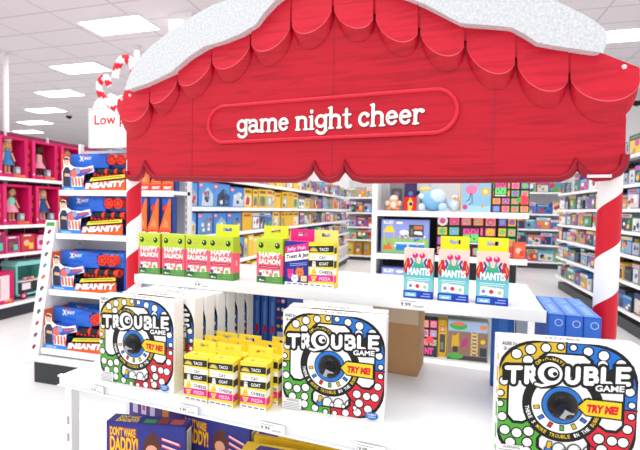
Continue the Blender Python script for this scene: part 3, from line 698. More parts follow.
    for x, y in ((128.5, 101.5), (136.5, 97.5), (620, 71)): q = S(x, y); b.ball((q[0], -.034, q[1]), (.006, .004, .006), '#f3d5d8', 10, 6)
    b.build('snow_spot', t, smooth=True)
    # plaque
    L0, L1 = S(222, 102), S(222, 142.5); R0, R1 = S(446, 91), S(446, 137)
    zt, zb = (L0[1]+R0[1])/2, (L1[1]+R1[1])/2; x0, x1 = S(208.5, 122)[0], S(459.5, 115)[0]; r = (zt-zb)/2; zc = (zt+zb)/2
    loop = lambda k: [(x1-r+(r-k)*math.cos(a), zc+(r-k)*math.sin(a)) for a in [-PI/2+PI*i/16 for i in range(17)]]+[(x0+r+(r-k)*math.cos(a), zc+(r-k)*math.sin(a)) for a in [PI/2+PI*i/16 for i in range(17)]]
    b = MB(); b.prism(loop(.004), -.006, -.0003, WOOD, mat('#b3142b')); pl = b.build('name_plaque', t)
    b = MB(); b.tube([(x, -.007, z) for x, z in loop(.006)], .0065, mat('#dd2740', .3), 8, True); b.build('plaque_rim', pl, smooth=True)
    # lettering
    A, B = S(238, 132.5), S(424.5, 124.4); zbase = (A[1]+B[1])/2; W = B[0]-A[0]
    XH = abs(S(300, 129)[1]-S(300, 116)[1])
    GL_ = {
     'g': (.95, [(arc(.42, .56, .33, 35, 385, 20, .4), .2), ([(.77, .98), (.77, -.1)]+arc(.45, -.1, .32, 0, -165, 9, .26), .2), ([(.77, .93), (1.0, 1.0)], .15)]),
     'a': (.93, [([(.12, .78)]+arc(.4, .68, .28, 150, 0, 8, .27)+[(.68, .12), (.82, .05), (.92, .1)], .2), (arc(.38, .28, .28, 60, 385, 14, .25), .19)]),
     'm': (1.5, [([(.2, .03), (.2, .92)], .22), ([(.2, .6)]+arc(.48, .68, .27, 150, 0, 8, .25)+[(.75, .03)], .2), ([(.75, .6)]+arc(1.03, .68, .27, 150, 0, 8, .25)+[(1.3, .03)], .22), ([(.04, .93), (.2, .93)], .12), ([(.06, .0), (.36, .0)], .12), ([(.6, .0), (.9, .0)], .12), ([(1.15, .0), (1.46, .0)], .12)]),
     'n': (1.02, [([(.2, .03), (.2, .92)], .22), ([(.2, .6)]+arc(.5, .68, .3, 150, 0, 8, .25)+[(.8, .03)], .21), ([(.04, .93), (.2, .93)], .12), ([(.06, .0), (.36, .0)], .12), ([(.66, .0), (.96, .0)], .12)]),
     'e': (.86, [([(.15, .52), (.68, .55)]+arc(.42, .5, .3, 10, 320, 18, .42), .19)]),
     'c': (.82, [(arc(.44, .5, .32, 42, 318, 16, .43), .2), ([(.66, .74), (.68, .8)], .22)]),
     'h': (1.02, [([(.2, .03), (.2, 1.5)], .22), ([(.2, .6)]+arc(.5, .68, .3, 150, 0, 8, .25)+[(.8, .03)], .21), ([(.04, 1.5), (.2, 1.5)], .12), ([(.06, .0), (.36, .0)], .12), ([(.66, .0), (.96, .0)], .12)]),
     'i': (.48, [([(.22, .03), (.22, .92)], .22), ([(.06, .93), (.22, .93)], .12), ([(.08, .0), (.38, .0)], .12), ([(.22, 1.3), (.222, 1.34)], .24)]),
     't': (.62, [([(.28, 1.3), (.28, .25)]+arc(.45, .22, .17, 180, 320, 6, .2), .21), ([(.06, .92), (.55, .92)], .14)]),
     'r': (.76, [([(.2, .03), (.2, .92)], .22), ([(.2, .55)]+arc(.5, .6, .28, 150, 50, 6, .32), .19), ([(.04, .93), (.2, .93)], .12), ([(.06, .0), (.38, .0)], .12), ([(.62, .82), (.63, .83)], .22)]),
     ' ': (.46, [])}
    txt = 'game night cheer'; tot = sum(GL_[c][0] for c in txt)
    sc = W/tot
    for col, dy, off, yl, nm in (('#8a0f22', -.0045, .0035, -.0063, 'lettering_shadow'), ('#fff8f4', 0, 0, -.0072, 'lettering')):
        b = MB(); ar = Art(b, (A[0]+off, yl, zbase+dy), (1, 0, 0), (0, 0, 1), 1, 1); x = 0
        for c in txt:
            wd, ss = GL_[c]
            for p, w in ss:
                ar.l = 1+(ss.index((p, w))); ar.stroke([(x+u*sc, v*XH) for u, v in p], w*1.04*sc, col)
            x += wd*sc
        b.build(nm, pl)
    # small maker's mark at lower right
    q = S(598, 176.5); b = MB(); b.box(q[0]-.028, q[0]+.028, -.0128, -.0122, q[1]-.004, q[1]+.004, '#f3dfe2'); b.build('maker_mark', t)
    # poles
    for x, cy, base, yt in ((607, 260, 212, 180), (134, 230, 0, 185)):
        c = ony(x, cy, 1.352, True); R = .029; H = ony(x, 120, 1.352, True).z
        n = 28; period = .266; rise = .138
        zr = ony(596, 212, 1.352, True).z if x > 300 else ony(128, 199, 1.352, True).z+.0
        b = MB()
        # seam at the back (+Y); angle runs from back round the left side to the front and on
        def th(i): return PI/2+2*PI*i/n
        k0 = int(-H/(period/2))-3
        for k in range(k0, 14):
            lo_, hi_ = zr-.0345+k*period/2, zr-.0345+(k+1)*period/2
            if k % 2 == 0: pass
            rows = [[], []]
            for i in range(n+1):
                s = rise*(i/n)*1.0
                for rw, z in zip(rows, (lo_, hi_)): rw.append((c.x+ox+R*math.cos(th(i)), c.y-SY+R*math.sin(th(i)), min(H, max(0.004, z+s-.0))))
            b.grid(rows, mat('#d0132c', .35) if k % 2 else mat('#f5f3f3', .35))
        b.cyl((c.x+ox, c.y-SY, 0), (c.x+ox, c.y-SY, .004), R+.02, '#f0f0f0')
        b.build('candy_striped_pole', t, smooth=True)
sign()
# ================================================================== SHOP SHELVING BEHIND
PAL = {
 'building': ['#2257b0', '#2a6cc4', '#1d4fa6', '#2f7fd0'], 'yellow': ['#e2b32a', '#d9a323', '#eac23e', '#cf9a1e'],
 'mixed': ['#3f6fb0', '#c8433a', '#e08a34', '#58a0a8', '#7a5aa0', '#d8d2c8', '#c94f86', '#4a8a4c', '#2f3a5c', '#e6c64a', '#8aa8cc', '#f0ece6'],
 'dark': ['#2c2f3a', '#3a3242', '#24344e', '#4b2a2e', '#5a3a6a', '#2f4a78', '#6a2a30', '#3c3c40', '#31507a'],
 'blue': ['#2f7fd0', '#4aa0e0', '#3a8ad0', '#2a64b4', '#6ab4e6']}
CN = {'building': 'blue', 'yellow': 'yellow'}
def cname(h):
    r, g, b = [int(h[i:i+2], 16) for i in (1, 3, 5)]; mx, mn = max(r, g, b), min(r, g, b)
    if mx-mn < 26: return 'white' if mx > 205 else 'grey' if mx > 90 else 'black'
    import colorsys
    hh, ss, vv = colorsys.rgb_to_hsv(r/255, g/255, b/255); d = hh*360
    n = 'red' if d < 14 or d > 340 else 'orange' if d < 36 else 'yellow' if d < 65 else 'green' if d < 160 else 'teal' if d < 195 else 'blue' if d < 250 else 'purple' if d < 295 else 'pink'
    if vv < .4: n = 'dark '+n
    elif ss < .32 and vv > .7: n = 'pale '+n
    return n
def product_art(a, col, style, rng):
    acc = ['#f2f2f0', '#d8332e', '#f0c83a', '#2a3a6a', '#e8873a', '#57a8d8', '#5aa84e', '#c85a9a', '#3a3a40', '#b8c8d8']
    ra = lambda: rng.choice(acc)
    if style == 'building':
        a.rect(.02, .02, .98, .97, '#3f86d4' if rng.random() < .5 else '#5a9ade'); a.poly([(.2, .05), (.95, .05), (.98, .5), (.6, .8), (.25, .5)], rng.choice(['#9fb4c8', '#6f86a4', '#c8d4de', '#35466a']))
        for _ in range(5): u, v = rng.uniform(.25, .8), rng.uniform(.08, .6); a.poly([(u, v), (u+.16, v+.03), (u+.13, v+.2), (u-.03, v+.15)], rng.choice(['#c8342e', '#2a2f3e', '#e6e8ea', '#4f7ab0', '#e0a030']))
        a.rect(.05, .76, .27, .95, '#d8202a'); a.text('LEGO', .065, .8, .255, .91, '#ffffff', .04)
    elif style == 'yellow':
        a.rect(.04, .02, .96, .98, rng.choice(['#edc545', '#e2b32a', '#f0d060'])); 
        if rng.random() < .75:
            a.rect(.1, .1, .9, .62, rng.choice(['#f0e4c0', '#8ab0c8', '#d8e4ea', '#9aa86a', '#f2ede0'])); a.circ(.5, .36, .24, rng.choice(['#d08a3a', '#4a7a9a', '#b8483a', '#e8e2d0', '#56873e'])); a.rect(.2, .14, .5, .3, ra())
        a.rect(.15, .76, .85, .9, rng.choice(['#b8802a', '#fff2c0', '#c0483a', '#8a5a20']))
    else:
        a.rect(.0, .78, 1, .97, ra()); a.rect(.1, .82, .8, .92, ra()); a.poly([(.05, .05), (.95, .05), (.95, .7), (.05, .74)], rng.choice(PAL['mixed']))
        for _ in range(4):
            u, v, r = rng.uniform(.15, .8), rng.uniform(.12, .6), rng.uniform(.1, .22); n = rng.choice([4, 5, 6, 8]); t0 = rng.random()*6
            a.poly([(min(.97, max(.03, u+r*math.cos(t0+2*PI*i/n))), min(.76, max(.03, v+r*1.1*math.sin(t0+2*PI*i/n)))) for i in range(n)], ra())
        a.rect(.0, .0, .3, .08, ra())
GEN = {}
def product(style, w, d, h, rng, shape='box'):
    col = rng.choice(PAL[style]); b = MB()
    if shape == 'bag':
        pts = [(-w/2, 0), (w/2, 0), (w/2*.94, h*.5), (w/2, h), (-w/2, h), (-w/2*.94, h*.5)]
        rows = []
        for k in range(7):
            t = k/6; dd = d/2*math.sin(PI*min(1, .15+t*.85))**.7+.004; ww = w/2*(1-.08*math.sin(PI*t)); rows.append([(-ww, 0, h*t), (-ww*.6, -dd, h*t), (ww*.6, -dd, h*t), (ww, 0, h*t), (ww*.6, dd, h*t), (-ww*.6, dd, h*t)])
        b.grid(rows, col, True); b.face(rows[-1], col); b.face(rows[0], col)
        a = Art(b, (-w/2*.55, -d/2-.006, h*.2), (1, 0, 0), (0, 0, 1), w*.55, h*.6); a.rect(.1, .5, .9, .9, rng.choice(PAL['mixed'])); a.circ(.5, .3, .3, rng.choice(PAL['mixed']))
    elif shape == 'blister':
        b.box(-w/2, w/2, d/2-.004, d/2, 0, h, col)
        a = Art(b, (-w/2, d/2-.004, 0), (1, 0, 0), (0, 0, 1), w, h); a.rect(.05, .75, .95, .97, rng.choice(PAL['mixed'])); a.rect(.15, .8, .8, .9, '#f2f2f2')
        x, z = w*.36, h*.68
        b.box(-x, x, -d/2, d/2-.006, h*.06, z, rng.choice(['#cfd8e0', '#a8b4c0', '#3a4456', '#7a8aa0']))
        a = Art(b, (-x, -d/2, h*.06), (1, 0, 0), (0, 0, 1), 2*x, z-h*.06)
        for _ in range(4): u, v = rng.uniform(.1, .7), rng.uniform(.05, .7); a.poly([(u, v), (u+.25, v+.05), (u+.2, v+.25), (u-.03, v+.2)], rng.choice(PAL['mixed']+PAL['dark']))
    else:
        b.box(-w/2, w/2, -d/2, d/2, 0, h, col); product_art(front(b, w, d, h), col, style, rng)
        r = rightside(b, w, d, h); r.rect(.1, .1, .9, .9, rng.choice(PAL['mixed']) if style in ('mixed', 'dark') else col); l = Art(b, (-w/2, d/2, 0), (0, -1, 0), (0, 0, 1), d, h); l.rect(.15, .15, .85, .8, rng.choice(PAL['mixed']) if style in ('mixed', 'dark') else col)
    return b, col
NAMES = {'building': ('building_set_box', 'building set box'), 'yellow': ('preschool_toy_box', 'preschool toy box'), 'mixed': ('toy_box', 'toy box'), 'dark': ('toy_box', 'toy box'), 'blue': ('toy_box', 'toy box')}
def shelving(name, label, pos, rz, length, depth, zs, top, kick=.14, bays=1, back='#e2e3e5', lipc=WHITE):
    """gondola bay run: local x along the shelf, front at y=0, going back to y=depth"""
    t = thing(name, label, 'shelving', pos, rz)
    b = MB(); b.box(0, length, depth, depth+.03, .0, top, mat(back))
    for k in range(int(length/.3)): b.box(.1+k*.3, .11+k*.3, depth-.002, depth, .2, top-.05, '#c6c8cc')
    b.build('back_panel', t)
    b = MB(); b.box(0, length, .05, depth, 0, kick, mat('#3a3c42')); b.build('kick_plate', t)
    for i, z in enumerate(zs):
        b = MB(); b.box(0, length, .0, depth, z-.03, z, mat('#f2f2f2', .35)); b.box(0, length, -.008, 0, z-.042, z+.002, mat('#fafafa', .3))
        n = max(1, int(length/.45))
        for k in range(n): b.box(.1+k*length/n, .1+k*length/n+.07, -.0095, -.008, z-.036, z-.006, '#ffffff')
        b.build('shelf', t)
    for k in range(bays+1):
        x = min(length-.012, max(.012, length*k/bays)); b = MB(); b.box(x-.012, x+.012, depth-.03, depth-.001, 0, top+.02, '#d9dadd')
        b.build('upright', t)
    return t
def fill(run, face, pos0, axis, level_name, z, clear, length, depth, plan, rng, group, start=.02, endtext='from near end'):
    """stand products on one shelf; face = rotation of the product front; plan yields (style, width, height, shape)"""
    x = start; i = 0
    while True:
        st, w, h, shp = plan(i, x, rng); h = min(h, clear-.03)
        if x+w > length-.02: break
        d = min(depth-.06, .26 if shp != 'blister' else .09)
        if shp == 'box' and w < .12: d = min(depth-.06, .22)
        b, col = product(st, w, d, h, rng, shp); i += 1
        nm, lab = NAMES[st]
        if shp == 'bag': nm, lab = 'toy_bag', 'toy bag'
        if shp == 'blister': nm, lab = 'carded_toy', 'carded toy'
        set_ = rng.uniform(.012, .04)
        c = Vector(pos0)+Vector(axis)*(x+w/2)+Vector((-Vector(axis).y, Vector(axis).x, 0))*(set_+d/2)
        l = '%s %s, %s %s, %s, %s' % (cname(col), lab, ordinal(i), endtext, level_name, run)
        solo(b, nm, l, 'bag' if shp == 'bag' else 'toy' if shp == 'blister' else 'box', (c.x, c.y, z), face, group)
        x += w+rng.uniform(.004, .02)
    return i
LV = ['bottom shelf', 'second shelf up', 'third shelf up', 'fourth shelf up', 'fifth shelf up', 'sixth shelf up', 'seventh shelf up']
# left aisle run, facing the aisle (+X)
def left_run():
    Y0, Y1 = 3.47, 11.6; L = Y1-Y0; zs = [.2, .55, .87, 1.21, 1.5, 1.83]
    # local x axis = +Y, back of shelf towards -X : rotation +90
    shelving('aisle_shelving', 'long white shelving run on the left of the back aisle', (-2.3, Y0, 0), PI/2, L, .5, zs, 2.15, bays=7)
    def plan(i, x, r):
        st = 'building' if x < 1.15 else 'yellow' if x < 3.6 else r.choice(['mixed', 'dark', 'mixed', 'blue'])
        if st == 'building': return st, r.choice([.34, .38, .30]), r.uniform(.23, .27), 'box'
        if st == 'yellow': return (st if r.random() < .8 else 'mixed'), r.choice([.1, .16, .24, .3]), r.uniform(.22, .28), 'box'
        return st, r.uniform(.2, .42), r.uniform(.2, .27), 'box'
    for k, z in enumerate(zs):
        if k == 0: continue
        rng = random.Random(30+k); clear = (zs[k+1] if k+1 < len(zs) else 2.2)-z-.03
        fill('left aisle run', PI/2, (-2.3, Y0, 0), (0, 1, 0), LV[k], z, clear, L, .5, plan, rng, 'boxes on the left aisle run')
left_run()
def right_run():
    Y0, Y1 = 5.0, 9.3; L = Y1-Y0; zs = [.28, .65, .99, 1.285, 1.57, 1.88, 2.25]
    # facing -X: local x axis = -Y, start at far end
    shelving('aisle_shelving', 'tall white shelving run of carded toys on the right of the aisle', (2.37, Y1, 0), -PI/2, L, .5, zs, 2.6, bays=4, back='#9a9ca2')
    def plan(i, x, r):
        s = r.random(); st = r.choice(['dark', 'dark', 'mixed', 'blue'])
        if s < .4: return st, r.uniform(.18, .26), r.uniform(.22, .27), 'blister'
        return st, r.uniform(.22, .42), r.uniform(.18, .27), 'box'
    for k, z in enumerate(zs):
        rng = random.Random(60+k); clear = (zs[k+1] if k+1 < len(zs) else 2.62)-z-.03
        fill('right aisle run', -PI/2, (2.37, Y1, 0), (0, -1, 0), LV[k], z, clear, L, .5, plan, rng, 'toys on the right aisle run', endtext='from far end')
right_run()
def back_units():
    zs = [.19, .64, 1.06, 1.47, 2.05]
    shelving('far_shelving', 'white wall shelving across the far end of the right aisle', (1.3, 12.4, 0), 0, 2.2, .45, zs, 2.5, bays=2, back='#d6d3d0')
    plan = lambda i, x, r: (r.choice(['mixed', 'blue', 'mixed']), r.uniform(.26, .4), r.uniform(.25, .34), 'box')
    for k, z in enumerate(zs):
        fill('right far wall', 0, (1.3, 12.4, 0), (1, 0, 0), LV[k], z, .4, 2.2, .45, plan, random.Random(90+k), 'boxes on the far wall shelves', endtext='from left')
    zs = [.15, .62, 1.0, 1.42, 1.87]
    shelving('far_shelving', 'white wall shelving seen past the far end of left aisle', (-2.55, 12.3, 0), 0, 1.75, .45, zs, 2.4, bays=2, back='#d6d3d0')
    def p2(i, x, r): return (r.choice(['mixed', 'dark', 'blue']), r.uniform(.2, .32), r.uniform(.25, .33), 'box')
    for k, z in enumerate(zs):
        if k == 0:
            fill('left far wall', 0, (-2.55, 12.3, 0), (1, 0, 0), LV[k], z, .42, 1.75, .45, lambda i, x, r: ('yellow', .24, .4, 'bag'), random.Random(98), 'yellow bags on the far wall', endtext='from left')
        else: fill('left far wall', 0, (-2.55, 12.3, 0), (1, 0, 0), LV[k], z, .36, 1.75, .45, p2, random.Random(110+k), 'boxes on the far wall shelves', endtext='from left')
back_units()
# ------------------------------------------------------------------ centre end unit
CY = 3.4
def cpos(x, y=209): return ony(x, y, CY).x
def tiles_art(a, rng, title=None, nx=4, ny=4):
    cols = ['#f2c22e', '#ee5aa0', '#62cf70', '#f5935a', '#9a68c8', '#6aa8ec', '#f47a86', '#f0a08a']
    for i in range(nx):
        for j in range(ny):
            u0, v0, u1, v1 = (i+.1)/nx, (j+.12)/ny, (i+.9)/nx, (j+.88)/ny
            c = rng.sample(cols, 3); a.rect(u0, v0, u1, v1, c[0]); a.circ((u0+u1)/2, (v0+v1)/2, .32/nx, c[1], 10); a.rect(u0+.3/nx, v0+.25/ny, u1-.3/nx, v0+.42/ny, c[2]); a.l -= 3
    a.l += 4
    if title:
        q0, q1, r0, r1 = title; X = lambda u: q0+(q1-q0)*u; Y = lambda v: r0+(r1-r0)*v
        a.rect(q0, r0, q1, r1, '#24242c'); a.poly([(X(.1), Y(.62)), (X(.9), Y(.68)), (X(.9), Y(.95)), (X(.1), Y(.95))], '#ee4f9c'); a.poly([(X(.1), Y(.2)), (X(.9), Y(.2)), (X(.9), Y(.66)), (X(.1), Y(.6))], '#74d878')
        a.many([[(X(u), Y(v)), (X(u+.07), Y(v)), (X(u+.05), Y(v+.12)), (X(u), Y(v+.12))] for u, v in ((.25, .72), (.42, .8), (.6, .72), (.75, .82), (.25, .35), (.45, .45), (.65, .32))], '#24242c'); a.rect(X(.1), Y(.08), X(.9), Y(.16), '#e8e8ea')
def centre():
    x0, x1 = cpos(377), cpos(529); L = x1-x0; zs = [.33, .74, 1.15, 1.495]
    t = shelving('end_shelving', 'white end-of-aisle shelving unit in the centre behind the display', (x0, CY, 0), 0, L, .42, zs, 2.0, bays=1, back='#dcdde0')
    b = MB(); b.box(-.04, 0, 0, .45, 0, 2.0, '#f0f0f1'); b.build('side_panel', t)
    b = MB(); b.box(.02, L-.02, .30, .31, .77, 1.44, '#2c2a30'); b.build('dark_backing', t)
    def bx(name, label, cat, px0, px1, py0, z, d, back, artfn, col, group=None, rz=0):
        a0, a1 = ony(px0, py0, CY+back), ony(px1, py0, CY+back); w = a1.x-a0.x; h = a0.z-z
        b = MB(); b.box(-w/2, w/2, -d/2, d/2, 0, h, col); artfn(front(b, w, d, h))
        return solo(b, name, label, cat, ((a0.x+a1.x)/2, CY+back+d/2, z), rz, group)
    Z4, Z3, Z2, Z1 = zs[3], zs[2], zs[1], zs[0]
    def flam(a):
        a.rect(.03, 0, 1, 1, '#8fc0e0'); a.rect(.03, .02, 1, .2, '#a9d6ea'); a.circ(.36, .72, .2, '#ef7fa8', 16, .16); a.stroke([(.5, .8), (.62, .9), (.5, .95)], .05, '#ef7fa8'); a.stroke([(.34, .6), (.3, .4), (.2, .35)], .025, '#3a3a48'); a.stroke([(.38, .6), (.4, .3), (.3, .25)], .025, '#3a3a48')
        a.rect(.7, .55, .96, .78, '#f0b23a'); a.circ(.83, .66, .08, '#f6dca0'); a.circ(.16, .16, .09, '#d84a8a'); a.circ(.75, .2, .05, '#f0a03c')
    bx('picture_puzzle_box', 'blue box with a pink flamingo on the centre top shelf', 'box', 461, 491, 181, Z4, .06, .05, flam, '#eda63a')
    r = random.Random(5)
    bx('tile_game_box', 'black box with bright tile pictures on the centre top shelf', 'box', 492.5, 533-3, 182, Z4, .07, .05, lambda a: (tiles_art(a, r, (.04, .42, .5, 1.0), 4, 4), a.circ(.85, .42, .14, '#f0485e'), a.circ(.72, .42, .07, '#4cb84a')), '#26242c', 'black bright-tile game boxes')
    def village(a):
        a.rect(.02, .02, .98, .98, '#8f9fe0'); a.rect(.02, .02, .98, .45, '#8cc070'); a.circ(.38, .9, .08, '#f4f4fa', 12, .04); a.poly([(.04, .62), (.3, .62), (.22, .82), (.12, .8)], '#f0d23a'); a.many([[(.06, .3), (.08, .3), (.08, .62), (.06, .62)], [(.26, .3), (.28, .3), (.28, .62), (.26, .62)]], '#e8b03a')
        a.circ(.48, .62, .1, '#e6eef6', 14, .08); a.rect(.58, .5, .88, .85, '#4a4048'); a.rect(.68, .72, .86, .82, '#c87a4a'); a.poly([(.68, .58), (.86, .56), (.84, .66), (.7, .67)], '#f2f0ee'); a.rect(.62, .55, .66, .75, '#6a8a5a')
        a.rect(.32, .1, .9, .28, '#2f7fd0'); a.rect(.3, .28, .9, .34, '#cfe6f6'); a.poly([(.04, .1), (.24, .12), (.24, .26), (.06, .24)], '#e0703a')
        rr = random.Random(2)
        for _ in range(16): u, v = rr.uniform(.06, .92), rr.uniform(.12, .5); a.rect(u, v, u+.04, v+.06, rr.choice(['#f0f0f0', '#d8433a', '#3a6ab0', '#f0c83a', '#e89ab0', '#4a9a5a'])); a.l -= 1
        a.l += 1; a.text('BLUEY', .05, .86, .27, .96, '#f4f6ff', .05)
    bx('playset_box', 'wide blue playset box with yellow umbrella on the centre second shelf', 'box', 381.5, 430, 219, Z3, .12, .03, village, '#6f7fc8', 'wide blue playset boxes')
    a0 = cpos(381.5); bx('playset_box', 'wide blue playset box one shelf below, mostly hidden by the display', 'box', 381.5, 430, 267, Z2, .12, .03, village, '#6f7fc8', 'wide blue playset boxes')
    def big(a):
        tiles_art(a, random.Random(9), (.42, .74, .28, .72), 5, 4); a.circ(.1, .88, .09, '#f2ecf0'); a.circ(.1, .88, .05, '#e2609a')
    bx('tile_game_box', 'large black box with bright tile pictures on centre second shelf', 'box', 437, 497, 216, Z3, .08, .05, big, '#1e1c22', 'black bright-tile game boxes')
    bx('tile_game_box', 'narrow black box with bright tiles at the right of centre second shelf', 'box', 498, 517, 217, Z3, .08, .05, lambda a: (tiles_art(a, random.Random(12), None, 2, 4), a.circ(.7, .2, .2, '#f0485e')), '#1e1c22', 'black bright-tile game boxes')
    bx('orange_toy_box', 'small orange toy box at right end of the centre second shelf', 'box', 514, 526, 242, Z3, .034, .008, lambda a: (a.rect(.1, .1, .9, .9, '#ec6a4a'), a.circ(.4, .5, .25, '#f6c8b0'), a.rect(.5, .2, .85, .5, '#d8433a')), '#e2583a')
    bx('gift_box', 'small red and yellow toy box between the plush toys', 'box', 404, 416.5, 197, Z4, .08, .04, lambda a: (a.poly([(.35, 0), (.6, 0), (.75, .6), (.5, 1), (.3, .6)], '#f0cc3a'), a.circ(.55, .5, .15, '#2a3a8a')), '#d8242e')
    bx('grey_toy_box', 'grey toy box standing behind the orange plush toy', 'box', 390, 404, 183, Z4, .08, .26, lambda a: (a.rect(.1, .3, .9, .8, '#5a5a60'), a.circ(.5, .6, .2, '#9a7a9a')), '#8e8a90')
    bx('purple_toy_box', 'dark purple toy box standing behind the small red box', 'box', 405, 417, 182, Z4, .08, .26, lambda a: (a.rect(.1, .3, .9, .9, '#4a3a6a'), a.circ(.5, .6, .2, '#6a8ad0')), '#3a2c58')
    # base shelf toys
    bx('tile_game_box', 'black and pink box with bright tiles on the centre bottom shelf', 'box', 413, 438, 318, Z1, .1, .05, lambda a: (tiles_art(a, random.Random(3), None, 3, 4), a.rect(0, 0, 1, .3, '#34343c'), a.text('NT', .5, .06, .85, .24, '#f0489a', .07), a.circ(.7, .45, .15, '#f0485e')), '#1e1c22', 'black bright-tile game boxes')
    def head(a): a.rect(.05, .1, .95, .85, '#f0c62a'); a.rect(.2, .12, .8, .62, '#54504e'); a.rect(.25, .68, .75, .84, '#d8202a'); a.text('LEGO', .3, .71, .7, .81, '#ffffff', .04); a.rect(.3, .2, .6, .4, '#8a8a8e')
    bx('yellow_figure_box', 'narrow yellow toy box beside the black tile box on bottom shelf', 'box', 438.5, 447.5, 320, Z1, .1, .08, head, '#e2b422')
    def dio(a):
        a.rect(.02, .02, .98, .98, '#6a7a6e'); a.rect(.02, .14, .98, .7, '#8a6a58'); a.rect(.02, .72, .98, .97, '#9ab0d0'); a.circ(.27, .85, .22, '#38a848', 16, .1); a.circ(.27, .9, .16, '#e86a5a', 12, .04); a.rect(.02, .02, .98, .12, '#4a3a40'); a.circ(.2, .1, .2, '#4aa84a', 12, .07)
        a.many([[(.58, .14), (.61, .14), (.61, .72), (.58, .72)], [(.72, .14), (.75, .14), (.75, .72), (.72, .72)]]+[[(.58, .2+.09*k), (.75, .2+.09*k), (.75, .23+.09*k), (.58, .23+.09*k)] for k in range(6)], '#e6cf8a')
        a.poly([(.1, .3), (.3, .35), (.28, .7), (.2, .6), (.12, .62)], '#c8a02c'); a.poly([(.32, .3), (.5, .38), (.52, .6), (.36, .5)], '#a8387a'); a.rect(.8, .14, .97, .35, '#2f3a4a'); a.circ(.87, .5, .06, '#d8b83a'); a.rect(.14, .2, .26, .34, '#3a3a3a'); a.rect(.8, .8, .95, .9, '#e0803a')
    bx('figure_playset_box', 'window box of action figures with a yellow ladder on bottom shelf', 'box', 448, 489, 319, Z1, .1, .04, dio, '#7c8a86')
    # plush toys
    def plush(name, label, px, z, parts_, back=.12):
        p = ony(px, 200, CY+back); t = thing(name, label, 'plush toy', (p.x, CY+back, z))
        for nm, items in parts_:
            b = MB()
            for c, r, col in items: b.ball(c, r, mat(col, .9), 16, 10)
            b.build(nm, t, smooth=True)
    plush('plush_toy', 'round pale blue plush animal with yellow snout lying on centre top shelf', 433, Z4, [
        ('body', [((.0, 0, .095), (.105, .09, .095), '#86bfe6'), ((.03, -.045, .12), (.07, .055, .06), '#cfe4f2')]),
        ('head', [((-.055, -.02, .155), (.05, .05, .045), '#a9cbe4'), ((-.09, -.04, .12), (.028, .03, .025), '#e8eef2')]),
        ('snout', [((-.06, -.03, .175), (.05, .045, .022), '#f0d070')]),
        ('leg', [((-.085, -.07, .033), (.028, .035, .032), '#cfe4f2')]), ('leg', [((.075, -.07, .036), (.035, .035, .035), '#b9daf0')]),
        ('ear', [((-.12, 0, .15), (.016, .014, .02), '#2c3448')])])
    plush('plush_toy', 'small orange and cream plush animal at left of centre top shelf', 394, Z4, [
        ('body', [((0, 0, .05), (.05, .045, .05), '#eda67c'), ((0, -.03, .045), (.028, .02, .032), '#f8e6d6')]), ('head', [((0, 0, .1), (.036, .035, .03), '#f6e4d2')]),
        ('arm', [((-.05, -.02, .06), (.018, .02, .024), '#f4d8c4')]), ('arm', [((.05, -.02, .06), (.018, .02, .024), '#f4d8c4')]), ('foot', [((-.035, -.04, .015), (.022, .026, .015), '#e28e60')]), ('foot', [((.035, -.04, .015), (.022, .026, .015), '#e28e60')])])
    plush('plush_toy', 'small white and pale blue plush beside the flamingo box', 454.5, Z4, [
        ('body', [((0, 0, .05), (.05, .045, .05), '#d5e8f2')]), ('head', [((.005, 0, .11), (.03, .03, .026), '#eef0f0')]), ('beak', [((.0, -.03, .11), (.012, .014, .01), '#f0a050')]), ('wing', [((-.045, -.01, .06), (.015, .025, .03), '#bcd9ea')])])
centre()
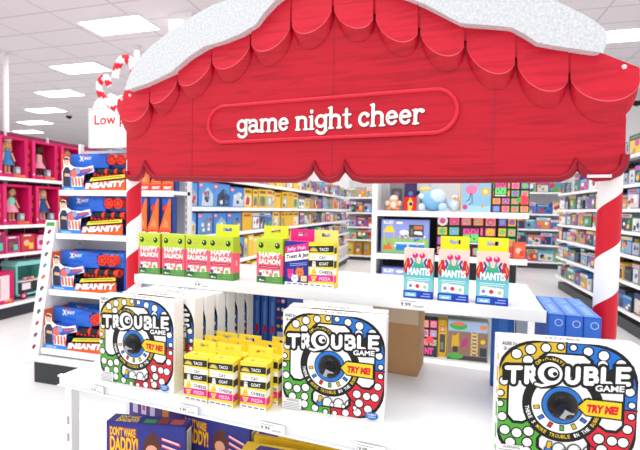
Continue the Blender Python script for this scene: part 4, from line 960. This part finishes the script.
# ------------------------------------------------------------------ blaster end unit at left
def blasters():
    xl, xr = -3.2, -2.05; zs = [.276, .763, 1.246, 1.625]; ys = [2.80, 2.88, 2.955, 2.99]
    t = thing('end_shelving', 'white end-of-aisle unit with toy blaster boxes at left', 'shelving', (xl, 3.0, 0))
    W = xr-xl
    b = MB(); b.box(0, W, .23, .26, 0, 2.0, mat('#d7d8dc', .5)); b.build('back_panel', t)
    b = MB(); b.box(-.02, W, ys[0]-3-.06, .23, 0, .18, mat('#33353b', .5)); b.box(-.03, W+.01, ys[0]-3-.075, .23, .18, .215, '#e8e8ea'); b.build('base', t, bevel=.006)
    for z, y in zip(zs, ys):
        b = MB(); b.box(0, W, y-3, .23, z-.03, z, '#f1f1f2'); b.box(0, W, y-3-.012, y-3, z-.045, z+.002, '#fbfbfb'); b.build('shelf', t)
    # slanted perforated side panel
    b = MB(); prof = [(ys[0]-3-.03, .215), (.23, .215), (.23, 1.36), (-.045, 1.36)]
    k = len(b.v); 
    for x in (-.03, -.012): b.face([(x, y, z) for y, z in prof], '#eeeef0')
    q = prof+[prof[0]]; b.grid([[(-.03, y, z) for y, z in q], [(-.012, y, z) for y, z in q]], '#f3f3f4')
    b.build('side_panel', t)
    # front strip with little product pictures
    b = MB(); w0 = -.115
    lo, hi = Vector((0, ys[0]-3-.035, .216)), Vector((0, -.05, 1.36)); d = (hi-lo); hgt = d.length
    b.face([(w0, lo.y, lo.z), (-.005, lo.y, lo.z), (-.005, hi.y, hi.z), (w0, hi.y, hi.z)], '#f4f4f5')
    a = Art(b, (w0, lo.y, lo.z), (1, 0, 0), d, .11, hgt)
    rr = random.Random(4); cl = ['#8a3a4a', '#5a4a6a', '#c0505a', '#3a4a5a', '#8a4a5a', '#4a4a52', '#c8784a', '#3aa0c0', '#6a6a70', '#7a7a84']
    for i in range(11):
        v = .05+.085*i; a.poly([(.3, v), (.5, v-.008), (.72, v+.02), (.55, v+.032), (.35, v+.02)], cl[i % 10]); a.circ(.42, v+.008, .07, cl[(i+3) % 10], 8)
    a.rect(.1, .955, .9, .985, '#4a9a4a'); b.build('picture_strip', t)
    for x in (-.0, W-.025):
        b = MB(); b.box(x, x+.025, .19, .23, 0, 2.06, '#e4e4e6')
        for k in range(30): b.box(x+.008, x+.017, .1885, .19, .3+k*.055, .33+k*.055, '#8e9096')
        b.build('upright', t)
    # boxes
    def proto():
        w, d, h = .67, .13, .33
        b = MB(); b.box(-w/2, w/2, d*.2, d/2, 0, h, '#2a5fc4'); b.box(-w/2, w/2, -d/2, d*.2, 0, .006, '#2a6ad0'); b.box(-w/2, -w/2+.006, -d/2, d*.2, 0, h*.98, '#e8612a')
        a = Art(b, (-w/2, d*.2, 0), (1, 0, 0), (0, 0, 1), w, h)
        a.rect(.01, .62, .99, .98, '#2f78e0'); a.rect(0, .02, 1, .62, '#1a2050'); a.poly([(.3, .62), (.62, .62), (.7, .8), (.4, .8)], '#2446a8'); a.poly([(.36, .42), (.99, .44), (.99, .56), (.5, .52)], '#e0402a'); a.poly([(.3, .5), (.5, .56), (.46, .66), (.28, .6)], '#3a6fe0'); a.poly([(.02, .45), (.4, .45), (.2, .02), (.02, .02)], '#3f8ae0')
        a.poly([(.66, .98), (.99, .98), (.99, .88), (.7, .86)], '#3a8ae6')
        a.text('X', .15, .80, .225, .95, '#ffffff', .05); a.text('SHOT', .225, .84, .345, .92, '#ffffff', .04, shear=.2); a.rect(.2, .94, .28, .975, '#e23a3a')
        a.circs([(.74+.08*i, .93, None) for i in range(3)], .018, '#bcd8f6')
        back = b.mesh('carton')
        # blaster
        g = MB()
        B_, O_, K_ = mat('#2a66d2', .35), mat('#ee3a22', .35), mat('#1b1d24', .35)
        g.box(-.20, .12, -.02, .015, .20, .235, B_); g.box(-.26, -.02, -.025, .015, .155, .20, B_); g.box(-.05, .10, -.022, .015, .235, .30, B_); g.box(.02, .12, -.02, .015, .30, .325, '#2f5ac0')
        g.cyl((.02, -.015, .165), (.33, -.015, .165), .028, K_, n=12); g.cyl((.10, -.015, .165), (.125, -.015, .165), .030, O_, n=12); g.cyl((.2, -.015, .165), (.225, -.015, .165), .030, O_, n=12); g.cyl((.29, -.015, .165), (.33, -.015, .165), .032, O_, n=12)
        for x in (.17, .265):
            g.cyl((x, -.04, .27), (x, .015, .27), .046, O_, n=16)
            for q in range(6): g.cyl((x+.028*math.cos(q), -.043, .27+.028*math.sin(q)), (x+.028*math.cos(q), -.038, .27+.028*math.sin(q)), .009, '#a81e14', n=8)
        g.box(-.24, -.16, -.02, .015, .10, .16, O_); g.box(-.12, -.08, -.02, .015, .1, .16, K_)
        for q in range(8): g.cyl((-.02+.04*q, -.02, .125), (-.02+.04*q, -.02, .152), .013, O_, n=8)
        gm = g.mesh('blaster', True)
        # front sleeve: orange banner, child cutout
        s = MB(); yF = -d/2
        a = Art(s, (-w/2, yF, 0), (1, 0, 0), (0, 0, 1), w, h)
        a.poly([(.36, .0), (1, .0), (1, .30), (.38, .18)], '#ee5a22'); a.poly([(.44, .235), (.99, .335), (.99, .42), (.47, .33)], '#f2d83a'); a.many([[(.5, .29), (.95, .36), (.95, .385), (.5, .315)]], '#6a8a2a')
        a.text('INSANITY', .395, .03, .985, .185, '#24242a', .09, shear=.25, tilt=.07); a.text('INSANITY', .385, .04, .975, .195, '#ffffff', .06, shear=.25, tilt=.07)
        a.poly([(.0, .0), (.37, .0), (.37, .1), (.0, .1)], '#2f8ae0'); a.text('AGES 8+', .03, .02, .2, .055, '#ffffff', .02)
        k = '#f2f2f2'
        a.poly([(.01, .1), (.0, .5), (.03, .62), (.02, .8), (.06, .9), (.12, .88), (.13, .7), (.2, .62), (.36, .6), (.5, .66), (.52, .5), (.36, .42), (.34, .1)], k)
        a.poly([(.02, .1), (.015, .5), (.05, .62), (.11, .62), (.15, .5), (.16, .1)], '#2b3145'); a.circ(.075, .75, .042, '#e9b494', 14, .09); a.poly([(.032, .76), (.04, .86), (.08, .88), (.115, .85), (.118, .77), (.1, .81), (.06, .82)], '#2c211c')
        a.poly([(.04, .38), (.16, .36), (.18, .43), (.05, .46)], '#e3ab8b')
        a.poly([(.13, .38), (.3, .36), (.5, .52), (.5, .6), (.3, .55), (.2, .6), (.13, .52)], '#3a55b0'); a.circ(.2, .45, .055, '#d86a5a', 12); a.circ(.26, .52, .04, '#8a9ad8', 12); a.poly([(.32, .46), (.49, .54), (.49, .58), (.32, .52)], '#c8505a'); a.circ(.49, .57, .018, '#f0a08a', 10)
        a.many([[(.17+.05*i, .12), (.2+.05*i, .12), (.19+.05*i, .34), (.16+.05*i, .34)] for i in range(4)], '#ee5a3a'); a.poly([(.14, .12), (.16, .12), (.16, .36), (.13, .36)], '#3f7ad0')
        sm = s.mesh('printed_sleeve')
        return back, gm, sm, (w, d, h)
    back, gm, sm, (w, d, h) = proto()
    nm = ['bottom', 'third', 'second', 'top']
    for k, (z, y) in enumerate(zip(zs, ys)):
        for j in range(2 if k < 2 else 1):
            lab = 'blue and orange toy blaster box on the %s level of the left end unit' % nm[k] if j == 0 else 'blue toy blaster box behind the front one on %s level' % nm[k]
            tt = thing('toy_blaster_box', lab, 'toy', (xl+.004+w/2, y+.015+d/2+j*.15, z), 0, 'toy blaster boxes')
            meshobj('carton', back, tt); meshobj('toy_blaster', gm, tt).location = (0, 0, 0)
            if j == 0: meshobj('printed_sleeve', sm, tt)
    # slim orange-flapped boxes at the right of the unit
    for k, zt in ((3, 1.625), (2, 1.246)):
        for i in range(3):
            x = xl+.02+w+.11+i*.113
            b = MB(); ww, dd, hh = .104, .09, (.33 if k == 2 else .30)
            b.box(-ww/2, ww/2, -dd/2+.03, dd/2, 0, hh, '#27468e'); b.prism([(-ww/2, 0), (ww/2, 0), (ww/2, hh*.95), (ww/2-.012, hh*.95), (-ww/2, hh*.2)], -dd/2, -dd/2+.006, '#ee6a2c')
            a = Art(b, (-ww/2, -dd/2, 0), (1, 0, 0), (0, 0, 1), ww, hh); a.rect(.05, .02, .95, .18, '#e0342c'); a.text('XSHOT', .12, .05, .88, .13, '#ffffff', .04); a.poly([(.3, .25), (.8, .25), (.75, .38), (.5, .45)], '#f08a5a')
            b.cyl((-.01, -dd/2+.02, hh*.72), (-.01, -dd/2+.03, hh*.72), .026, '#d8332a'); b.box(-ww/2+.004, ww/2-.02, -dd/2+.028, -dd/2+.03, hh*.8, hh*.98, '#2a5fc4')
            solo(b, 'dart_refill_box', 'slim orange and blue dart box, %s from left on %s level of end unit' % (ordinal(i+1), nm[k]), 'toy', (x+ww/2, ys[k]+.02+dd/2, zt), 0, 'slim orange dart boxes')
    # header with price sign and candy canes
    p0, p1 = ony(90, 110, 2.93), ony(131, 108, 2.93)
    t = thing('price_header_sign', 'white header sign with red lettering and candy cane topper', 'sign', (p0.x, 2.93, 0))
    w = .62; z0, z1 = 1.98, p0.z
    b = MB(); b.box(0, w, 0, .012, z0, z1, '#f7f7f7'); 
    for x in (.06, w-.08): b.box(x, x+.02, .012, .285, z0+.02, z0+.04, '#d5d5d8')
    pn = b.build('sign_panel', t)
    b = MB(); a = Art(b, (0, 0, z0), (1, 0, 0), (0, 0, 1), w, z1-z0); a.text('Low prices', .07, .52, .95, .86, '#d8232e', .025); b.build('lettering', pn)
    b = MB()
    for x0_, x1_, za, zb in ((-.012, w+.012, z1, z1+.014), (-.012, 0, z0, z1), (w, w+.012, z0, z1)): b.box(x0_, x1_, -.006, .016, za, zb, '#c9cacd')
    b.build('frame', t)
    # snow mound under the canes
    b = MB(); b.prism([(.03, z1+.014), (.05, z1+.07), (.1, z1+.1), (.15, z1+.09), (.2, z1+.13), (.27, z1+.1), (.34, z1+.11), (.4, z1+.05), (.42, z1+.014)], .0, .012, '#eef0f3'); b.build('snow_mound', t)
    def cane(pxs, r, flip):
        pts = [ony(x, y, 2.93) for x, y in pxs]
        P = []
        for i in range(len(pts)-1):
            for k in range(5): P.append(pts[i].lerp(pts[i+1], k/5))
        P.append(pts[-1]); P = [Vector((q.x-p0.x, 0, q.z)) for q in P]
        for _ in range(3): P = [P[0]]+[(P[i-1]+P[i]*2+P[i+1])/4 for i in range(1, len(P)-1)]+[P[-1]]
        b = MB(); n = 8; N = len(P); rings = []
        for i, q in enumerate(P):
            dd = (P[min(i+1, N-1)]-P[max(i-1, 0)]).normalized(); e = dd.cross(Vector((0, 1, 0))).normalized()
            rings.append([q+(e*math.cos(2*PI*k/n)+Vector((0, .45, 0))*math.sin(2*PI*k/n))*r for k in range(n)])
        for i in range(N-1):
            for k in range(n):
                c = '#cf1029' if (i*1.0+k*1.2*flip) % 9.6 < 4.4 else '#e4dcde'
                b.face([rings[i][k], rings[i][(k+1) % n], rings[i+1][(k+1) % n], rings[i+1][k]], c)
        b.face(rings[0], '#fbf7f7'); b.face(rings[-1], '#fbf7f7')
        b.build('candy_cane', t, smooth=True)
    cane([(120, 112), (127, 96), (131, 84), (133.5, 74), (133, 64), (127, 58.5), (121, 60), (117, 67), (115, 78)], .038, 1)
    cane([(117, 109), (106, 101), (100, 94), (98.5, 85), (102, 78), (107, 78), (109.5, 86)], .033, -1)
blasters()
# ------------------------------------------------------------------ doll aisle
def dolls():
    X = -5.3; Y0, Y1 = 3.2, 6.5; L = Y1-Y0; zs = [.2, .85, 1.22, 1.84]
    shelving('doll_shelving', 'long white shelving run of pink doll boxes at far left', (X, Y0, 0), PI/2, L, .5, zs, 2.5, bays=5, back='#8a2a52', kick=.17)
    skin = ['#e7b592', '#5a3626', '#e7b592', '#d9a07c', '#ecc0a0']
    def dollbox(label, y, z, i):
        w, d, h = .40, .2, .53
        t = thing('doll_box', label, 'doll', (X-.02-d/2, y, z), PI/2, 'boxed dolls')
        b = MB(); P = '#d3175f'
        b.box(-w/2, w/2, d/2-.008, d/2, 0, h, P); b.box(-w/2, -w/2+.05, -d/2, d/2-.008, 0, h, P); b.box(w/2-.05, w/2, -d/2, d/2-.008, 0, h, P); b.box(-w/2+.05, w/2-.05, -d/2, d/2-.008, h-.03, h, P); b.box(-w/2+.05, w/2-.05, -d/2, d/2-.008, 0, .05, P)
        a = Art(b, (-w/2, -d/2, 0), (1, 0, 0), (0, 0, 1), w, h)
        a.rect(.02, .02, .1, .98, '#e2347a'); a.circ(.06, .12, .03, '#f6f0f2'); a.rect(.5, .02, .9, .08, '#e86a3a'); a.text('*', .8, .03, .86, .08, '#f6d34a')
        s = Art(b, (-w/2, d/2, 0), (0, -1, 0), (0, 0, 1), d, h)
        s.many([[(.4, .2+.22*k), (.75, .2+.22*k), (.75, .32+.22*k), (.4, .32+.22*k)] for k in range(3)], '#f0b62a')
        b.build('carton', t)
        dress, hair, sk = [('#3a8ac8', '#d8a860'), ('#f0b0b0', '#1e1614'), ('#f0a8c0', '#c88a50'), ('#8fd8c8', '#6a3e28'), ('#2f5a90', '#d8b070')][i % 5]+(skin[i % 5],)
        b = MB(); S_ = mat(sk, .5)
        for s_ in (-1, 1):
            b.cyl((s_*.025, .02, .055), (s_*.022, .02, .2), .014, S_, .02); b.cyl((s_*.05, .01, .33), (s_*.085, -.01, .22), .013, S_, .011); b.ball((s_*.025, .01, .06), (.017, .026, .012), '#f0e8ea')
        b.ball((0, .02, .28), (.045, .03, .085), S_); b.ball((0, .01, .435), (.048, .046, .055), S_)
        b.cyl((0, .02, .35), (0, .015, .40), .016, S_)
        b.ball((-.016, -.034, .44), .006, BLACK, 8, 6); b.ball((.016, -.034, .44), .006, BLACK, 8, 6); b.ball((0, -.036, .415), (.008, .004, .004), '#b8434e', 8, 6); b.ball((0, -.038, .428), (.005, .005, .005), S_, 8, 6)
        dl = b.build('doll', t, smooth=True)
        b = MB(); rows = []
        for z_, r in ((.36, .042), (.32, .052), (.28, .044), (.26, .05), (.2, .085), (.165, .1)): rows.append([(r*math.cos(2*PI*k/14), .02+r*.7*math.sin(2*PI*k/14), z_) for k in range(14)])
        b.grid(rows[:4], mat(dress, .8), True); b.grid(rows[3:], mat('#f0a0b4' if i % 2 else dress, .8), True); b.build('dress', dl, smooth=True)
        b = MB(); b.ball((0, .025, .45), (.056, .05, .056), mat(hair, .7)); b.ball((-.045, .03, .39), (.022, .03, .06), mat(hair, .7)); b.ball((.045, .03, .39), (.022, .03, .06), mat(hair, .7))
        if i == 0: b.cyl((0, .015, .475), (0, .015, .52), .05, '#f4f2f2', .056)
        b.build('hair', dl, smooth=True)
        b = MB(); b.box(.08, .14, -.04, .02, .05, .15, '#9fc8d8'); b.box(.085, .135, -.042, -.04, .07, .12, '#f4f0f2'); b.build('accessory_pack', t)
    y = [4.27, 4.73, 5.19, 5.65]
    labs = [['boxed doll in blue dress and white cap on the top doll shelf', 'boxed dark-haired doll in peach skirt on the top doll shelf', 'boxed doll in pink dress beside the blaster unit, top doll shelf', 'boxed doll last in sight on the top doll shelf'],
            ['boxed doll in mint top and pink skirt on the second doll shelf', 'boxed doll in denim jacket and pink skirt on second doll shelf', 'boxed doll third along the second doll shelf', 'boxed doll last along the second doll shelf']]
    for r_i, z in enumerate((1.84, 1.22)):
        for k in range(4): dollbox(labs[r_i][k], y[k]+(.05 if r_i else 0), z, k+(3 if r_i else 0))
    # small pink doll sets under
    rng = random.Random(8); yy = 3.95; i = 0
    while yy < 6.0:
        w, h = rng.uniform(.18, .26), rng.uniform(.2, .29); i += 1
        b = MB(); b.box(-w/2, w/2, -.09, .09, 0, h, rng.choice(['#d3175f', '#c41a52', '#e2508a'])); a = front(b, w, .18, h)
        a.rect(.1, .1, .9, .85, rng.choice(['#f0a0c0', '#7a3a5a', '#e8c8d8', '#b86a9a', '#c84a2a'])); a.circ(.4, .5, .2, rng.choice(['#e9b494', '#8a5a3a', '#c03a6a'])); a.rect(.55, .15, .85, .5, rng.choice(['#6ac0b0', '#5a3a2a', '#f6d0e0', '#f0c040'])); a.rect(.2, .88, .7, .96, '#f6e6ee')
        solo(b, 'doll_accessory_box', 'small pink doll accessory box, %s from left on the third doll shelf' % ordinal(i), 'toy', (X-.03-.09, yy+w/2, .85), PI/2, 'small pink doll accessory boxes'); yy += w+.012
    # toy camper van on the base shelf
    t = thing('toy_camper', 'turquoise toy camper van with open side on the bottom doll shelf', 'toy', (X-.2, 4.62, .2), PI/2)
    T_ = mat('#7fd0c8', .35)
    w, d, h = .60, .26, .46
    b = MB(); b.box(-w/2, w/2, d/2-.02, d/2, .07, h, '#5aa8a0'); b.box(-w/2, w/2, -d/2, d/2, .05, .08, T_); b.box(-w/2, -w/2+.03, -d/2, d/2, .05, h, T_); b.box(.12, .16, -d/2, d/2, .08, h, T_); b.box(.16, w/2, -d/2, -d/2+.02, .08, .2, T_); b.box(w/2-.03, w/2, -d/2, d/2, .05, h, T_)
    b.build('van_body', t, bevel=.006)
    b = MB(); b.prism([(-w/2-.02, h), (w/2+.02, h), (w/2-.01, h+.05), (-w/2+.03, h+.06)], -d/2-.01, d/2+.01, mat('#92dcd4', .35)); b.build('van_roof', t, bevel=.006)
    b = MB(); b.box(-w/2+.03, .12, -d/2, -d/2+.08, .10, .24, '#2a3238'); b.box(-w/2+.03, .12, -d/2-.03, -d/2+.08, .24, .255, '#f0d8e2'); b.build('counter', t)
    b = MB(); b.box(.17, w/2-.04, -d/2+.01, -d/2+.015, .2, h-.04, mat('#2f4a50', .1)); b.build('windscreen', t)
    for x in (-.2, .2):
        b = MB(); b.cyl((x, -d/2-.012, .05), (x, -d/2+.03, .05), .05, '#8a2050', n=18); b.cyl((x, -d/2-.016, .05), (x, -d/2-.012, .05), .025, '#f0a0c0', n=14); b.build('wheel', t, smooth=True)
    b = MB(); b.cyl((.03, -d/2-.01, .2), (.03, -d/2, .2), .03, '#f08ab0'); b.build('decal', t)
    b = MB(); b.box(-.22, -.1, -d/2-.014, -d/2-.001, .13, .22, '#f6e8ee'); b.build('decal', t)
    for i, (x, z, c) in enumerate([(-.15, .27, '#e8b0a0'), (-.1, .262, '#e2609a'), (-.04, .262, '#f0d060')]):
        b = MB(); b.ball((0, 0, .02), (.025, .025, .02), c); solo(b, 'toy_cupcake', 'tiny toy cake on the camper counter, %s from the left' % ordinal(i+1), 'toy', (X-.2+d/2-.03, 4.62+x, .2+.255), PI/2, 'tiny toy cakes', smooth=True)
    # big pink window box beside it
    b = MB(); w, d, h = .42, .2, .42; b.box(-w/2, w/2, -d/2, d/2, 0, h, '#d3175f'); a = front(b, w, d, h); a.rect(.08, .12, .86, .88, '#f2dce4'); a.rect(.2, .2, .6, .8, '#e6b8a4'); a.many([[(.24+.1*i, .45), (.28+.1*i, .45), (.28+.1*i, .8), (.24+.1*i, .8)] for i in range(4)], '#d89a84'); a.circ(.4, .3, .1, '#c06a7a'); a.rect(.7, .05, .95, .12, '#f0a03c')
    solo(b, 'pink_toy_box', 'large pink window box left of the turquoise toy camper', 'toy', (X-.02-d/2, 4.04, .2), PI/2)
    # more sets beyond the camper
    b = MB(); w, d, h = .38, .2, .4; b.box(-w/2, w/2, -d/2, d/2, 0, h, '#4a7a7a'); a = front(b, w, d, h); a.rect(.1, .1, .9, .9, '#3a3a4a'); a.circ(.5, .5, .2, '#c8d0a0'); a.rect(.1, .7, .5, .9, '#d85a7a')
    solo(b, 'toy_box', 'dark teal toy box right of the turquoise toy camper', 'box', (X-.03-d/2, 5.18, .2), PI/2)
dolls()
# ================================================================== LIGHT AND CAMERA
w = bpy.data.worlds.new('shop_light'); bpy.context.scene.world = w; w.use_nodes = True
bg = w.node_tree.nodes['Background']; bg.inputs['Color'].default_value = (1.0, .985, .98, 1); bg.inputs['Strength'].default_value = 1.0
def area(name, loc, rot, sx, sy, e):
    l = bpy.data.lights.new(name, 'AREA'); l.shape = 'RECTANGLE'; l.size = sx; l.size_y = sy; l.energy = e; l.color = (1, .98, .97)
    o = bpy.data.objects.new(name, l); C.objects.link(o); o.location = loc; o.rotation_euler = rot; return o
area('overhead_fill', (-1.5, 1.0, 4.55), (0, 0, 0), 5, 2.4, 110)  # added fill light above the display, not one of the shop's fixtures
for i, (x, y) in enumerate([(-6, 6.5), (-1, 6.5), (4.5, 7), (-1, 10.5), (-11, 12), (-16, 18)]): area('aisle_fill', (x, y, 4.5), (0, 0, 0), 4, 2.4, 85)  # broad fill lights added to brighten the aisles, separate from the troffers
cam = bpy.data.cameras.new('camera'); cam.sensor_width = 36; cam.lens = F/640*36; cam.dof.use_dof = True; cam.dof.focus_distance = 1.15; cam.dof.aperture_fstop = 5.6; cam.clip_start = .05; cam.clip_end = 100
co = bpy.data.objects.new('camera', cam); C.objects.link(co)
m = CAM.to_4x4(); m.translation = (0, 0, EYE); co.matrix_world = m
sc = bpy.context.scene; sc.camera = co
sc.view_settings.view_transform = 'Standard'; sc.view_settings.look = 'None'; sc.view_settings.exposure = .2; sc.view_settings.gamma = 1
sc.cycles.max_bounces = 8; sc.cycles.diffuse_bounces = 4; sc.cycles.caustics_refractive = False; sc.cycles.caustics_reflective = False
